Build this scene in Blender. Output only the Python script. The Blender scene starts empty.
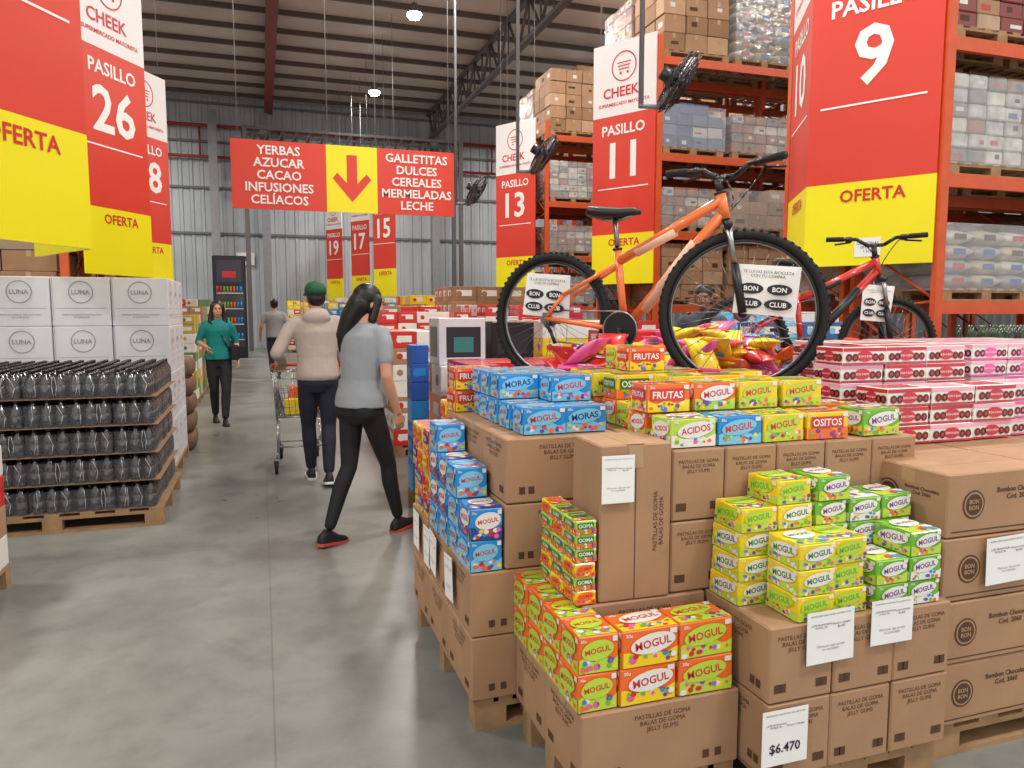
import bpy, math, random, bmesh
from mathutils import Vector, Matrix
random.seed(7)
S=bpy.context.scene
COL=S.collection
try:
    S.view_settings.view_transform='Standard'
    S.view_settings.look='None'
except Exception: pass
Z=Vector((0,0,1))
def lin(c):
    r=[]
    for v in c:
        v=v/255.0
        r.append(v/12.92 if v<=.04045 else ((v+.055)/1.055)**2.4)
    return r
MATS={}
def M(name,col,rough=.6,metal=0,var=.08,scale=8,bump=0,emit=0,bs=60,alpha=1,spec=.5,coat=0):
    if name in MATS: return MATS[name]
    m=bpy.data.materials.new(name); m.use_nodes=True
    nt=m.node_tree; b=nt.nodes['Principled BSDF']
    c=lin(col)
    b.inputs['Roughness'].default_value=rough
    b.inputs['Metallic'].default_value=metal
    b.inputs['Specular IOR Level'].default_value=spec
    if coat: b.inputs['Coat Weight'].default_value=coat
    tc=nt.nodes.new('ShaderNodeTexCoord')
    nz=nt.nodes.new('ShaderNodeTexNoise'); nz.inputs['Scale'].default_value=scale; nz.inputs['Detail'].default_value=4
    nt.links.new(tc.outputs['Object'],nz.inputs['Vector'])
    cr=nt.nodes.new('ShaderNodeValToRGB')
    cr.color_ramp.elements[0].position=.3; cr.color_ramp.elements[1].position=.7
    cr.color_ramp.elements[0].color=[min(1,x*(1-var)) for x in c]+[1]
    cr.color_ramp.elements[1].color=[min(1,x*(1+var)) for x in c]+[1]
    nt.links.new(nz.outputs['Fac'],cr.inputs['Fac'])
    nt.links.new(cr.outputs['Color'],b.inputs['Base Color'])
    if bump:
        n2=nt.nodes.new('ShaderNodeTexNoise'); n2.inputs['Scale'].default_value=bs; n2.inputs['Detail'].default_value=3; n2.inputs['Distortion'].default_value=.6
        nt.links.new(tc.outputs['Object'],n2.inputs['Vector'])
        bp=nt.nodes.new('ShaderNodeBump'); bp.inputs['Strength'].default_value=bump; bp.inputs['Distance'].default_value=.02
        nt.links.new(n2.outputs['Fac'],bp.inputs['Height']); nt.links.new(bp.outputs['Normal'],b.inputs['Normal'])
    if emit:
        b.inputs['Emission Color'].default_value=c+[1]; b.inputs['Emission Strength'].default_value=emit
    if alpha<1: b.inputs['Alpha'].default_value=alpha
    MATS[name]=m; return m

class MB:
    def __init__(s): s.v=[];s.f=[];s.m=[];s.mats=[];s.sm=[]
    def mi(s,mat):
        if mat not in s.mats: s.mats.append(mat)
        return s.mats.index(mat)
    def add(s,vs,fs,mat,smooth=False,mtx=None):
        o=len(s.v); k=s.mi(mat) if mat else 0
        if mtx is not None: vs=[mtx@Vector(v) for v in vs]
        s.v.extend([tuple(v) for v in vs])
        for f in fs:
            s.f.append([i+o for i in f]); s.m.append(k); s.sm.append(smooth)
    def bx(s,x0,x1,y0,y1,z0,z1,mat,mtx=None):
        vs=[(x,y,z) for x in (x0,x1) for y in (y0,y1) for z in (z0,z1)]
        fs=[(0,1,3,2),(4,6,7,5),(0,4,5,1),(2,3,7,6),(0,2,6,4),(1,5,7,3)]
        s.add(vs,fs,mat,False,mtx)
    def rb(s,x0,x1,y0,y1,z0,z1,mat,c=.004,mtx=None):
        vs,fs=cham(round(x1-x0,4),round(y1-y0,4),round(z1-z0,4),c)
        o=Vector(((x0+x1)/2,(y0+y1)/2,(z0+z1)/2))
        s.add([Vector(v)+o for v in vs],fs,mat,False,mtx)
    def cyl(s,p1,p2,r1,mat,r2=None,n=8,smooth=True,mtx=None):
        p1=Vector(p1);p2=Vector(p2); r2=r1 if r2 is None else r2
        d=(p2-p1)
        if d.length<1e-6: return
        d.normalize()
        u=d.cross(Z)
        if u.length<1e-3: u=Vector((1,0,0))
        u.normalize(); w=d.cross(u)
        vs=[];
        for (p,r) in ((p1,r1),(p2,r2)):
            for i in range(n):
                a=2*math.pi*i/n; vs.append(p+(u*math.cos(a)+w*math.sin(a))*r)
        fs=[(i,(i+1)%n,n+(i+1)%n,n+i) for i in range(n)]+[tuple(range(n))[::-1],tuple(range(n,2*n))]
        s.add(vs,fs,mat,smooth,mtx)
    def path(s,pts,r,mat,n=6,mtx=None):
        for a,b in zip(pts[:-1],pts[1:]): s.cyl(a,b,r,mat,n=n,mtx=mtx)
    def ell(s,c,rx,ry,rz,mat,n=14,mtx=None):
        vs=[];k=max(6,n//2+2);c=Vector(c)
        for j in range(1,k):
            t=math.pi*j/k
            for i in range(n):
                a=2*math.pi*i/n
                vs.append(c+Vector((rx*math.sin(t)*math.cos(a),ry*math.sin(t)*math.sin(a),rz*math.cos(t))))
        top=len(vs); vs.append(c+Vector((0,0,rz))); vs.append(c-Vector((0,0,rz)))
        fs=[]
        for j in range(k-2):
            for i in range(n):
                fs.append((j*n+i,(j+1)*n+i,(j+1)*n+(i+1)%n,j*n+(i+1)%n))
        for i in range(n):
            fs.append((top,i,(i+1)%n)); fs.append((top+1,(k-2)*n+(i+1)%n,(k-2)*n+i))
        s.add(vs,fs,mat,True,mtx)
    def cap(s,p1,r1,p2,r2,mat,n=14,mtx=None):
        s.ell(p1,r1,r1,r1,mat,n,mtx); s.ell(p2,r2,r2,r2,mat,n,mtx); s.cyl(p1,p2,r1,mat,r2,n=n,mtx=mtx)
    def loft(s,rings,mat,smooth=True,mtx=None):
        n=len(rings[0]); vs=[p for r in rings for p in r]; fs=[]
        for j in range(len(rings)-1):
            for i in range(n):
                fs.append((j*n+i,j*n+(i+1)%n,(j+1)*n+(i+1)%n,(j+1)*n+i))
        fs.append(tuple(range(n))[::-1]); fs.append(tuple(range((len(rings)-1)*n,len(rings)*n)))
        s.add(vs,fs,mat,smooth,mtx)
    def eloft(s,secs,mat,n=20,mtx=None):
        s.loft([[Vector((x+rx*math.cos(2*math.pi*i/n),y+ry*math.sin(2*math.pi*i/n),z)) for i in range(n)] for (x,y,z,rx,ry) in secs],mat,True,mtx)
    def torus(s,c,nrm,R,r,mat,n=40,k=8):
        c=Vector(c);nrm=Vector(nrm).normalized();u=nrm.cross(Z)
        if u.length<1e-3:u=Vector((1,0,0))
        u.normalize();w=nrm.cross(u);vs=[];fs=[]
        for i in range(n):
            a=2*math.pi*i/n;rd=u*math.cos(a)+w*math.sin(a)
            for j in range(k):
                b=2*math.pi*j/k; vs.append(c+rd*(R+r*math.cos(b))+nrm*(r*math.sin(b)))
        for i in range(n):
            for j in range(k):
                fs.append((i*k+j,((i+1)%n)*k+j,((i+1)%n)*k+(j+1)%k,i*k+(j+1)%k))
        s.add(vs,fs,mat,True)
    def disc(s,c,right,up,rx,ry,mat,n=14):
        c=Vector(c);right=Vector(right);up=Vector(up)
        s.add([c+right*rx*math.cos(2*math.pi*i/n)+up*ry*math.sin(2*math.pi*i/n) for i in range(n)],[tuple(range(n))],mat)
    def quad(s,c,right,up,w,h,mat):
        c=Vector(c);r=Vector(right)*w/2;u=Vector(up)*h/2
        s.add([c-r-u,c+r-u,c+r+u,c-r+u],[(0,1,2,3)],mat)
    def txt(s,body,c,right,up,h,mat,w=None,bold=True):
        vs,fs,bw,bh=tmesh(body,bold)
        k=h/bh
        if w and bw*k>w: k=w/bw
        c=Vector(c);right=Vector(right);up=Vector(up)
        s.add([c+right*(x*k)+up*(y*k) for x,y in vs],fs,mat)
    def mesh(s,name):
        me=bpy.data.meshes.new(name); me.from_pydata(s.v,[],s.f)
        for m in s.mats: me.materials.append(m)
        me.polygons.foreach_set('material_index',s.m); me.polygons.foreach_set('use_smooth',s.sm)
        me.update(); return me
    def build(s,name,loc=(0,0,0),rz=0,parent=None):
        return inst(s.mesh(name),name,loc,rz,parent)
def inst(me,name,loc=(0,0,0),rz=0,parent=None):
    o=bpy.data.objects.new(name,me); o.location=loc; o.rotation_euler=(0,0,rz)
    COL.objects.link(o)
    if parent: o.parent=parent
    return o
def empty(name,loc=(0,0,0)):
    o=bpy.data.objects.new(name,None); o.location=loc; o.empty_display_size=.1; COL.objects.link(o); return o
CH={}
def cham(w,d,h,c):
    k=(w,d,h,c)
    if k in CH: return CH[k]
    bm=bmesh.new(); bmesh.ops.create_cube(bm,size=1)
    bmesh.ops.scale(bm,vec=(w,d,h),verts=bm.verts)
    bmesh.ops.bevel(bm,geom=bm.edges[:],offset=c,segments=1,affect='EDGES')
    bm.verts.index_update()
    r=([v.co.copy() for v in bm.verts],[[v.index for v in f.verts] for f in bm.faces])
    bm.free(); CH[k]=r; return r
TM={}
def tmesh(body,bold=True):
    k=(body,bold)
    if k in TM: return TM[k]
    cu=bpy.data.curves.new('t','FONT'); cu.body=body; cu.size=1; cu.align_x='CENTER'; cu.resolution_u=2
    if bold: cu.offset=.02
    ob=bpy.data.objects.new('t',cu); COL.objects.link(ob)
    dg=bpy.context.evaluated_depsgraph_get(); dg.update()
    me=bpy.data.meshes.new_from_object(ob.evaluated_get(dg))
    vs=[(v.co.x,v.co.y) for v in me.vertices]; fs=[list(p.vertices) for p in me.polygons]
    bpy.data.objects.remove(ob); bpy.data.curves.remove(cu); bpy.data.meshes.remove(me)
    x0=min(v[0] for v in vs);x1=max(v[0] for v in vs);y0=min(v[1] for v in vs);y1=max(v[1] for v in vs)
    vs=[(x-(x0+x1)/2,y-(y0+y1)/2) for x,y in vs]
    TM[k]=(vs,fs,x1-x0,y1-y0); return TM[k]
def remesh(mb,vox,it=4):
    me=mb.mesh('tmp'); ob=bpy.data.objects.new('tmp',me); COL.objects.link(ob)
    r=ob.modifiers.new('r','REMESH'); r.mode='VOXEL'; r.voxel_size=vox
    if it:
        sm=ob.modifiers.new('s','SMOOTH'); sm.iterations=it; sm.factor=.5
    dg=bpy.context.evaluated_depsgraph_get(); dg.update()
    m2=bpy.data.meshes.new_from_object(ob.evaluated_get(dg))
    vs=[v.co.copy() for v in m2.vertices]; fs=[list(p.vertices) for p in m2.polygons]
    bpy.data.objects.remove(ob); bpy.data.meshes.remove(me); bpy.data.meshes.remove(m2)
    return vs,fs

# ---------------- materials
CARD=M('cardboard',(168,130,98),.75,var=.08,scale=5,bump=.05)
CARD2=M('cardboard_dark',(150,114,82),.75,var=.1,scale=5)
TAPE=M('packing_tape',(178,144,108),.3)
INK=M('ink_brown',(84,56,38),.8)
BLK=M('black_plastic',(22,22,24),.4)
WHITE=M('white_paper',(238,238,236),.6,var=.02)
DINK=M('ink_dark',(40,40,48),.7)
RED=M('sign_red',(214,62,44),.45,var=.02,scale=1)
YEL=M('sign_yellow',(240,228,16),.45,var=.02,scale=1)
SWH=M('sign_white',(232,230,230),.5,var=.02,scale=1)
SRD=M('sign_red_ink',(200,40,40),.5)
WOOD=M('pallet_wood',(160,126,90),.8,var=.2,scale=12)
ORG=M('rack_orange',(206,84,38),.45)
STEEL=M('steel',(150,152,155),.3,1)
GREY=M('grey_paint',(120,122,125),.5)
RUB=M('rubber',(20,20,21),.75,bump=.1)
R_=(1,0,0)

# ---------------- room
mb=MB()
fm=bpy.data.materials.new('concrete_floor'); fm.use_nodes=True
nt=fm.node_tree; b=nt.nodes['Principled BSDF']; tc=nt.nodes.new('ShaderNodeTexCoord')
n1=nt.nodes.new('ShaderNodeTexNoise'); n1.inputs['Scale'].default_value=.9; n1.inputs['Detail'].default_value=9; n1.inputs['Roughness'].default_value=.66; n1.inputs['Distortion'].default_value=.6
n2=nt.nodes.new('ShaderNodeTexNoise'); n2.inputs['Scale'].default_value=5; n2.inputs['Detail'].default_value=8; n2.inputs['Roughness'].default_value=.7
br=nt.nodes.new('ShaderNodeTexBrick'); br.inputs['Scale'].default_value=1; br.inputs['Brick Width'].default_value=5; br.inputs['Row Height'].default_value=5
br.inputs['Mortar Size'].default_value=.004; br.offset=0
br.inputs['Color1'].default_value=(1,1,1,1);br.inputs['Color2'].default_value=(1,1,1,1);br.inputs['Mortar'].default_value=(.76,.76,.76,1)
cr=nt.nodes.new('ShaderNodeValToRGB'); cr.color_ramp.elements[0].position=.3; cr.color_ramp.elements[1].position=.7
cr.color_ramp.elements[0].color=lin((112,114,110))+[1]; cr.color_ramp.elements[1].color=lin((142,143,138))+[1]
c2=nt.nodes.new('ShaderNodeValToRGB'); c2.color_ramp.elements[0].position=.25;c2.color_ramp.elements[1].position=.55
c2.color_ramp.elements[0].color=(.74,.74,.73,1);c2.color_ramp.elements[1].color=(1,1,1,1)
mx=nt.nodes.new('ShaderNodeMixRGB');mx.blend_type='MULTIPLY';mx.inputs[0].default_value=1
mx2=nt.nodes.new('ShaderNodeMixRGB');mx2.blend_type='MULTIPLY';mx2.inputs[0].default_value=1
for n in (n1,n2,br): nt.links.new(tc.outputs['Object'],n.inputs['Vector'])
nt.links.new(n1.outputs['Fac'],cr.inputs['Fac']);nt.links.new(n2.outputs['Fac'],c2.inputs['Fac'])
nt.links.new(cr.outputs['Color'],mx.inputs[1]);nt.links.new(c2.outputs['Color'],mx.inputs[2])
nt.links.new(mx.outputs['Color'],mx2.inputs[1]);nt.links.new(br.outputs['Color'],mx2.inputs[2])
nt.links.new(mx2.outputs['Color'],b.inputs['Base Color'])
mr=nt.nodes.new('ShaderNodeMapRange'); mr.inputs[3].default_value=.2; mr.inputs[4].default_value=.42
nt.links.new(n1.outputs['Fac'],mr.inputs[0]);nt.links.new(mr.outputs[0],b.inputs['Roughness'])
mb.bx(-14,30,-3,33,-.1,0,fm); mb.build('floor')
WALLM=M('corrugated_metal',(182,188,194),.45,.1,var=.1,scale=.6)
def corr(name,horizontal_len,loc,rz,h=10):
    mb=MB(); pts=[];x=0
    while x<horizontal_len-.4:
        pts+= [(x,0),(x+.22,0),(x+.26,-.05),(x+.36,-.05)]; x+=.4
    vs=[];fs=[]
    for (a,b_) in pts: vs+=[(a,b_,0),(a,b_,h)]
    for i in range(len(pts)-1): fs.append((2*i,2*i+2,2*i+3,2*i+1))
    mb.add(vs,fs,WALLM)
    mb.bx(0,horizontal_len,.02,.1,0,h,WALLM)
    g=M('girt',(112,114,118),.5)
    for z in (4.6,6.4,8.2,9.7): mb.bx(0,horizontal_len,-.14,-.05,z,z+.09,g)
    mb.build(name,loc,rz)
corr('wall_back',44,(-14,33,0),0)
corr('wall_left',36,(-14,-3,0),math.pi/2)
corr('wall_right',36,(30,33,0),-math.pi/2)
CEIL=M('roof_sheet',(205,192,184),.5,var=.12,scale=.5)
PUR=M('purlin',(86,76,72),.5); RBM=M('primer_red',(128,60,50),.5)
mb=MB(); mb.bx(-14,30,-3,33,10,10.1,CEIL)
for i in range(24):
    y=-2.5+i*1.5
    mb.bx(-14,30,y,y+.09,9.86,10,PUR)
mb.build('ceiling')
def truss(name,x,mat,z0=8.7,z1=9.85):
    mb=MB(); w=.09
    mb.bx(x-w,x+w,-2.9,32.4,z1-.08,z1,mat); mb.bx(x-w,x+w,-2.9,32.4,z0,z0+.1,mat)
    y=-2.9;i=0
    while y<31.4:
        a=(x,y,z0 if i%2==0 else z1); c=(x,y+.9,z1 if i%2==0 else z0)
        mb.cyl(a,c,.045,mat,n=6); mb.cyl((x,y,z0),(x,y,z1),.03,mat,n=5); y+=.9;i+=1
    mb.build(name)
TGm=M('truss_grey',(92,88,88),.5)
truss('roof_truss',7.0,TGm); truss('roof_truss',-6.5,TGm); truss('roof_truss',15,TGm)
mb=MB(); mb.bx(.36,.64,-2.9,32.4,9.8,9.85,RBM); mb.bx(.47,.53,-2.9,32.4,9.42,9.8,RBM); mb.bx(.34,.66,-2.9,32.4,9.37,9.42,RBM); mb.build('roof_beam')
COLM=M('column_grey',(136,138,144),.5)
for x in (-1.6,.3,7.2):
    mb=MB(); mb.bx(-.16,.16,-.15,-.12,0,9.3,COLM); mb.bx(-.16,.16,.12,.15,0,9.3,COLM); mb.bx(-.02,.02,-.12,.12,0,9.3,COLM); mb.bx(-.25,.25,-.22,.22,0,.03,COLM)
    mb.build('steel_column',(x,32.1,0))
mb=MB(); PR=M('pipe_red',(160,44,38),.4)
mb.cyl((-13.7,32.62,8.8),(14,32.62,8.8),.07,PR,n=10); mb.cyl((-13.7,32.62,7.6),(14,32.62,7.6),.06,PR,n=10)
for x in range(-12,14,3): mb.cyl((x+.9,32.62,7.6),(x+.9,32.62,8.8),.04,PR)
mb.build('fire_pipe')
mb=MB()
for yy in (30.4,31.6):
    mb.bx(-.5,8,yy-.05,yy+.05,8.3,8.4,TGm); mb.bx(-.5,8,yy-.05,yy+.05,7.3,7.4,TGm)
    for i in range(17): mb.cyl((-.5+i*.5,yy,7.35),(-.5+i*.5+.5,yy,8.35),.03,TGm,n=5); mb.cyl((-.5+i*.5,yy,7.35),(-.5+i*.5,yy,8.35),.025,TGm,n=5)
for x in (-.4,7.9):
    for yy in (30.4,31.6): mb.bx(x-.08,x+.08,yy-.08,yy+.08,0,8.4,TGm)
mb.build('steel_gantry')

# ---------------- high-bay lamps
LE=M('lamp_glow',(255,252,244),emit=40)
lm=MB(); lm.eloft([(0,0,0,.2,.2),(0,0,.05,.19,.19),(0,0,.1,.12,.12),(0,0,.25,.08,.08)],GREY); lm.ell((0,0,-.02),.19,.19,.13,LE,20); lm.cyl((0,0,.25),(0,0,.72),.008,GREY)
lme=lm.mesh('high_bay_lamp')
for x in (-5,3.95,11.5):
    for y in (-1,5.8,12.8,19.8,27):
        o=inst(lme,'high_bay_lamp',(x,y,9.1))
        L=bpy.data.lights.new('lamp_light','AREA'); L.shape='DISK'; L.size=1.2; L.energy=385; L.color=(1,.965,.9)
        lo=bpy.data.objects.new('lamp_light',L); lo.location=(0,0,-.18); lo.parent=o; COL.objects.link(lo)
w=bpy.data.worlds.new('world'); S.world=w; w.use_nodes=True
w.node_tree.nodes['Background'].inputs[0].default_value=(1,.98,.95,1); w.node_tree.nodes['Background'].inputs[1].default_value=1.0

# ---------------- V banners
def panel(mb,a,b,n,num,paper=True):
    a=Vector(a);b=Vector(b);n=Vector(n).normalized(); c=(a+b)/2; wdt=(b-a).length
    r=(-n).cross(Z).normalized()
    def band(z0,z1,mat):
        th=n*-.03
        vs=[]
        for p in (c-r*wdt/2,c+r*wdt/2):
            for z in (z0,z1):
                vs+=[p+Z*z,p+Z*z+th]
        mb.add(vs,[(0,2,6,4),(1,5,7,3),(0,1,3,2),(4,6,7,5),(0,4,5,1),(2,3,7,6)],mat)
    band(1.95,2.75,YEL); band(2.75,4.62,RED); band(4.62,5.75,SWH)
    o=n*.004
    T=lambda s,x,z,h,m,w=None,bold=True: mb.txt(s,c+r*x+Z*z+o,r,Z,h,m,w,bold)
    T('PASILLO',0,4.40,.165,WHITE,.8); T(num,0,3.92,.56,WHITE,.85)
    mb.quad(c+Z*3.48+o,r,Z,.95,.018,WHITE)
    T('OFERTA',.04,2.62,.12,SRD,.6)
    T('CHEEK',-.05,4.98,.16,SRD,.8); T('SUPERMERCADO MAYORISTA',0,4.8,.07,SRD,.95)
    for k in range(24):
        a0=2*math.pi*k/24
        mb.quad(c+Z*5.36+o+r*.22*math.cos(a0)+Z*.22*math.sin(a0),r*math.cos(a0)+Z*math.sin(a0),-r*math.sin(a0)+Z*math.cos(a0),.02,.065,SRD)
    for dz,ww in ((.06,.26),(.01,.23),(-.04,.2)): mb.quad(c+Z*(5.36+dz)+o,r,Z,ww,.018,SRD)
    for dx in (-.06,.07): mb.disc(c+Z*5.26+r*dx+o,r,Z,.022,.022,SRD,10)
    if paper:
        mb.quad(c+Z*2.12+r*.02+o,r,Z,.24,.18,WHITE)
        mb.txt('GOLOSINAS\nOFERTA\n1.250',c+Z*2.12+r*.02+o*1.5,r,Z,.13,DINK,.2,False)
def vsign(x,y,side,n1,n2,w=1.17,paper=True):
    mb=MB(); dx=.5*w*side; dy=.866*w
    A=(0,0,0);N=(dx,-dy,0);F=(dx,dy,0)
    panel(mb,A,N,(-.866*side,-.5,0),n1,paper); panel(mb,A,F,(-.866*side,.5,0),n2,paper)
    for p in ((dx*.2,0),(dx,-dy*.95),(dx,dy*.95)): mb.cyl((p[0],p[1]*1.0,5.7),(p[0],p[1],9.8),.006,GREY,n=5)
    mb.bx(min(0,dx)+.03,max(0,dx)-.03,-.015,.015,5.7,5.74,GREY)
    mb.build('aisle_banner',(x,y,0))
for (y,a,b_) in ((6.38,'9','10'),(11.57,'11','12'),(16.95,'13','14')): vsign(5.25,y,1,a,b_,1.17,y<10)
for (x,y,a,b_) in ((3.2,22.6,'15','16'),(3.05,27,'17','18'),(2.45,30.0,'19','20')): vsign(x,y,1,a,b_,1.0,False)
for (x,y,a,b_) in ((-1.14,6.15,'24','23'),(-1.34,11.0,'26','25'),(-1.56,15.6,'28','27')): vsign(x,y,-1,a,b_,1.17,False)
# hanging directional sign
mb=MB(); y=14.0
mb.bx(-.42,1.17,y-.03,y,3.28,4.45,RED); mb.bx(1.17,2.07,y-.03,y,3.28,4.45,YEL); mb.bx(2.07,3.5,y-.03,y,3.28,4.45,RED)
mb.txt('YERBAS\nAZUCAR\nCACAO\nINFUSIONES\nCELÍACOS',(.375,y-.035,3.87),R_,Z,1.0,WHITE,1.35)
mb.txt('GALLETITAS\nDULCES\nCEREALES\nMERMELADAS\nLECHE',(2.8,y-.035,3.87),R_,Z,1.0,WHITE,1.3)
arr=[(-.09,.42),(.09,.42),(.09,-.08),(.26,.1),(.34,0),(0,-.4),(-.34,0),(-.26,.1),(-.09,-.08)]
mb.add([(1.62+a,y-.035,3.87+b_) for a,b_ in arr],[(0,1,2,5,8),(2,3,4,5),(5,6,7,8)],RED)
for x in (-.3,1.2,2.05,3.4): mb.cyl((x,y-.015,4.45),(x,y-.015,9.8),.008,GREY,n=5)
mb.build('hanging_direction_sign')
# fans on ceiling poles
FB=M('fan_blade',(150,155,160),.35,.6); FC=M('fan_cage',(48,48,52),.4,.5)
for (x,y) in ((3.79,7.17),(3.75,11.0),(3.7,14.6)):
    mb=MB(); mb.cyl((0,0,3.6),(0,0,9.8),.028,GREY); mb.cyl((-.02,0,3.62),(.2,-.02,3.62),.026,GREY); mb.cyl((.2,-.02,3.62),(.3,-.03,3.8),.022,GREY)
    n=Vector((.78,-.30,-.55)).normalized(); c=Vector((.4,-.05,3.88)); u=n.cross(Z).normalized(); v=n.cross(u)
    for (r,hh) in ((.34,0),(.335,.02),(.32,.06),(.32,-.05),(.27,.078),(.27,-.066),(.22,.09),(.22,-.078),(.17,.098),(.12,.103),(.14,-.09),(.07,.108)): mb.torus(c+n*hh,n,r,.010 if r==.34 else .005,FC,36,5)
    for i in range(32):
        t=2*math.pi*i/32; rd=u*math.cos(t)+v*math.sin(t)
        mb.path([c+rd*.07+n*.105,c+rd*.22+n*.088,c+rd*.34,c+rd*.22-n*.076,c+rd*.07-n*.1],.0035,FC,4)
    for i in range(4):
        t=math.pi/2*i+.3; rd=u*math.cos(t)+v*math.sin(t); tg=-u*math.sin(t)+v*math.cos(t)
        q=[c+rd*.04-tg*.03-n*.02,c+rd*.27-tg*.09-n*.035,c+rd*.29+tg*.06+n*.03,c+rd*.04+tg*.03+n*.02]
        mb.add(q+[p_+n*.006 for p_ in q],[(0,1,2,3),(4,7,6,5),(0,4,5,1),(1,5,6,2),(2,6,7,3),(3,7,4,0)],FB)
    mb.cyl(c-n*.2,c-n*.02,.075,FC,n=18); mb.cyl(c-n*.02,c+n*.06,.045,FC,n=16)
    mb.build('pole_fan',(x,y,0))

# ---------------- goods units
def mb_p(mb,x0,x1,y0,y1,z0,z1):
    h=z1-z0; n=7; w=(x1-x0)
    for i in range(n):
        a=x0+i*(w-.09)/(n-1); mb.bx(a,a+.09,y0,y1,z1-.02,z1,WOOD)
    for yy in (y0,(y0+y1)/2-.04,y1-.08):
        mb.bx(x0,x1,yy,yy+.08,z1-.04,z1-.02,WOOD); mb.bx(x0,x1,yy,yy+.08,z0,z0+.018,WOOD)
        for xx in (x0,(x0+x1)/2-.06,x1-.12): mb.bx(xx,xx+.12,yy,yy+.08,z0+.018,z1-.04,WOOD)
FILM=M('shrink_film',(215,220,225),.12,alpha=.07,spec=.8)
FILM2=M('stretch_wrap',(225,228,232),.12,alpha=.26,bump=.9,bs=7,spec=.9)
GWATER=M('bottle_clear',(170,190,205),.12,coat=.6,var=.3,scale=30)
def goods(style,w,d,h,seed):
    rnd=random.Random(seed); mb=MB(); mb_p(mb,0,w,0,d,0,.12)
    lab=M('goods_label',(214,212,206),.5); lab2=M('goods_label_red',(180,60,50),.5); lab3=M('goods_label_blue',(60,90,150),.5)
    if style=='brown': cm=[CARD,CARD2,M('cardboard_pale',(186,152,120),.75),CARD]; nx,ny,nz=3,3,max(2,round(h/.27))
    elif style=='brown2': cm=[CARD2,M('cardboard_grey',(150,128,108),.8),CARD]; nx,ny,nz=2,2,max(2,round(h/.33))
    elif style=='wrap': cm=[M('wrapped_goods',(180,176,170),.3,coat=.5,var=.4,scale=9),M('wrapped_goods2',(130,120,112),.3,coat=.5,var=.4,scale=9),M('wrapped_goods3',(200,192,180),.3,coat=.4,var=.3),M('wrapped_goods4',(150,110,90),.4,var=.3)]; nx,ny,nz=5,4,max(3,round(h/.16))
    elif style=='tan': cm=[M('tan_goods',(178,150,122),.6,var=.15),CARD,M('print_maroon',(130,60,56),.5)]; nx,ny,nz=4,4,max(3,round(h/.15))
    elif style=='print': cm=[M('print_sky',(96,116,146),.4),M('goods_white',(188,186,184),.45),M('print_sky2',(70,90,130),.4)]; nx,ny,nz=4,3,max(3,round(h/.2))
    if style=='sacks':
        sm_=[M('sack_white',(206,202,196),.4,var=.2,scale=6,coat=.3),M('sack_cream',(190,176,150),.5,var=.2,scale=6),M('sack_grey',(160,158,160),.4,var=.25,scale=8,coat=.3)]
        nx,ny,nz=3,2,max(3,round((h-.12)/.15)); bw,bd,bh=w/nx,d/ny,(h-.12)/nz
        for k in range(nz):
            sh=.0
            for i in range(nx):
                for j in range(ny):
                    if k==nz-1 and rnd.random()<.3: continue
                    cx,cy,cz=(i+.5)*bw,(j+.5)*bd,.12+(k+.5)*bh; rings=[]
                    for q in range(7):
                        t=-1+q/3; sc_=(1-abs(t)**3.5)**.5 if abs(t)<1 else .25
                        rings.append([Vector((cx+t*bw*.5+rnd.uniform(-.006,.006),cy+bd*.5*math.copysign(abs(math.cos(a_))**.6,math.cos(a_)),cz+bh*.58*max(.3,sc_)*math.sin(a_)+rnd.uniform(-.005,.005))) for a_ in [2*math.pi*z_/14 for z_ in range(14)]])
                    mb.loft(rings,sm_[rnd.randint(0,2)])
                    if j==0: mb.quad((cx,cy-bd*.503,cz),R_,Z,bw*.4,bh*.4,[lab2,lab3,INK][rnd.randint(0,2)])
        mb.bx(-.012,w+.012,-.012,d+.012,.1,h-.08,FILM2); return mb.mesh('goods_sacks')
    if style=='bottles':
        nl=3 if h>.85 else 2; lh=(h-.12)/nl
        for k in range(nl):
            mb.bx(0,w,0,d,.12+k*lh,.125+k*lh,CARD2)
            cl=[GWATER,M('bottle_amber',(140,96,50),.15,coat=.5)][seed%2]; lb=[lab3,lab,lab2][(seed+k)%3]
            for i in range(12):
                for j in range(10):
                    if 0<i<11 and 1<j and k<nl-1: continue
                    x=.05+i*(w-.1)/11;y=.05+j*(d-.1)/9; z=.126+k*lh; q=lh-.012
                    mb.eloft([(x,y,z,.042,.042),(x,y,z+q*.6,.042,.042),(x,y,z+q*.85,.016,.016),(x,y,z+q,.015,.015)],cl,n=8)
                    if j<2 or i in(0,11): mb.eloft([(x,y,z+q*.2,.043,.043),(x,y,z+q*.5,.043,.043)],lb,n=8)
        mb.bx(-.005,w+.005,-.005,d+.005,.12,h-.01,FILM2); return mb.mesh('goods_'+style)
    bw,bd,bh=w/nx,d/ny,(h-.12)/nz
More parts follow.
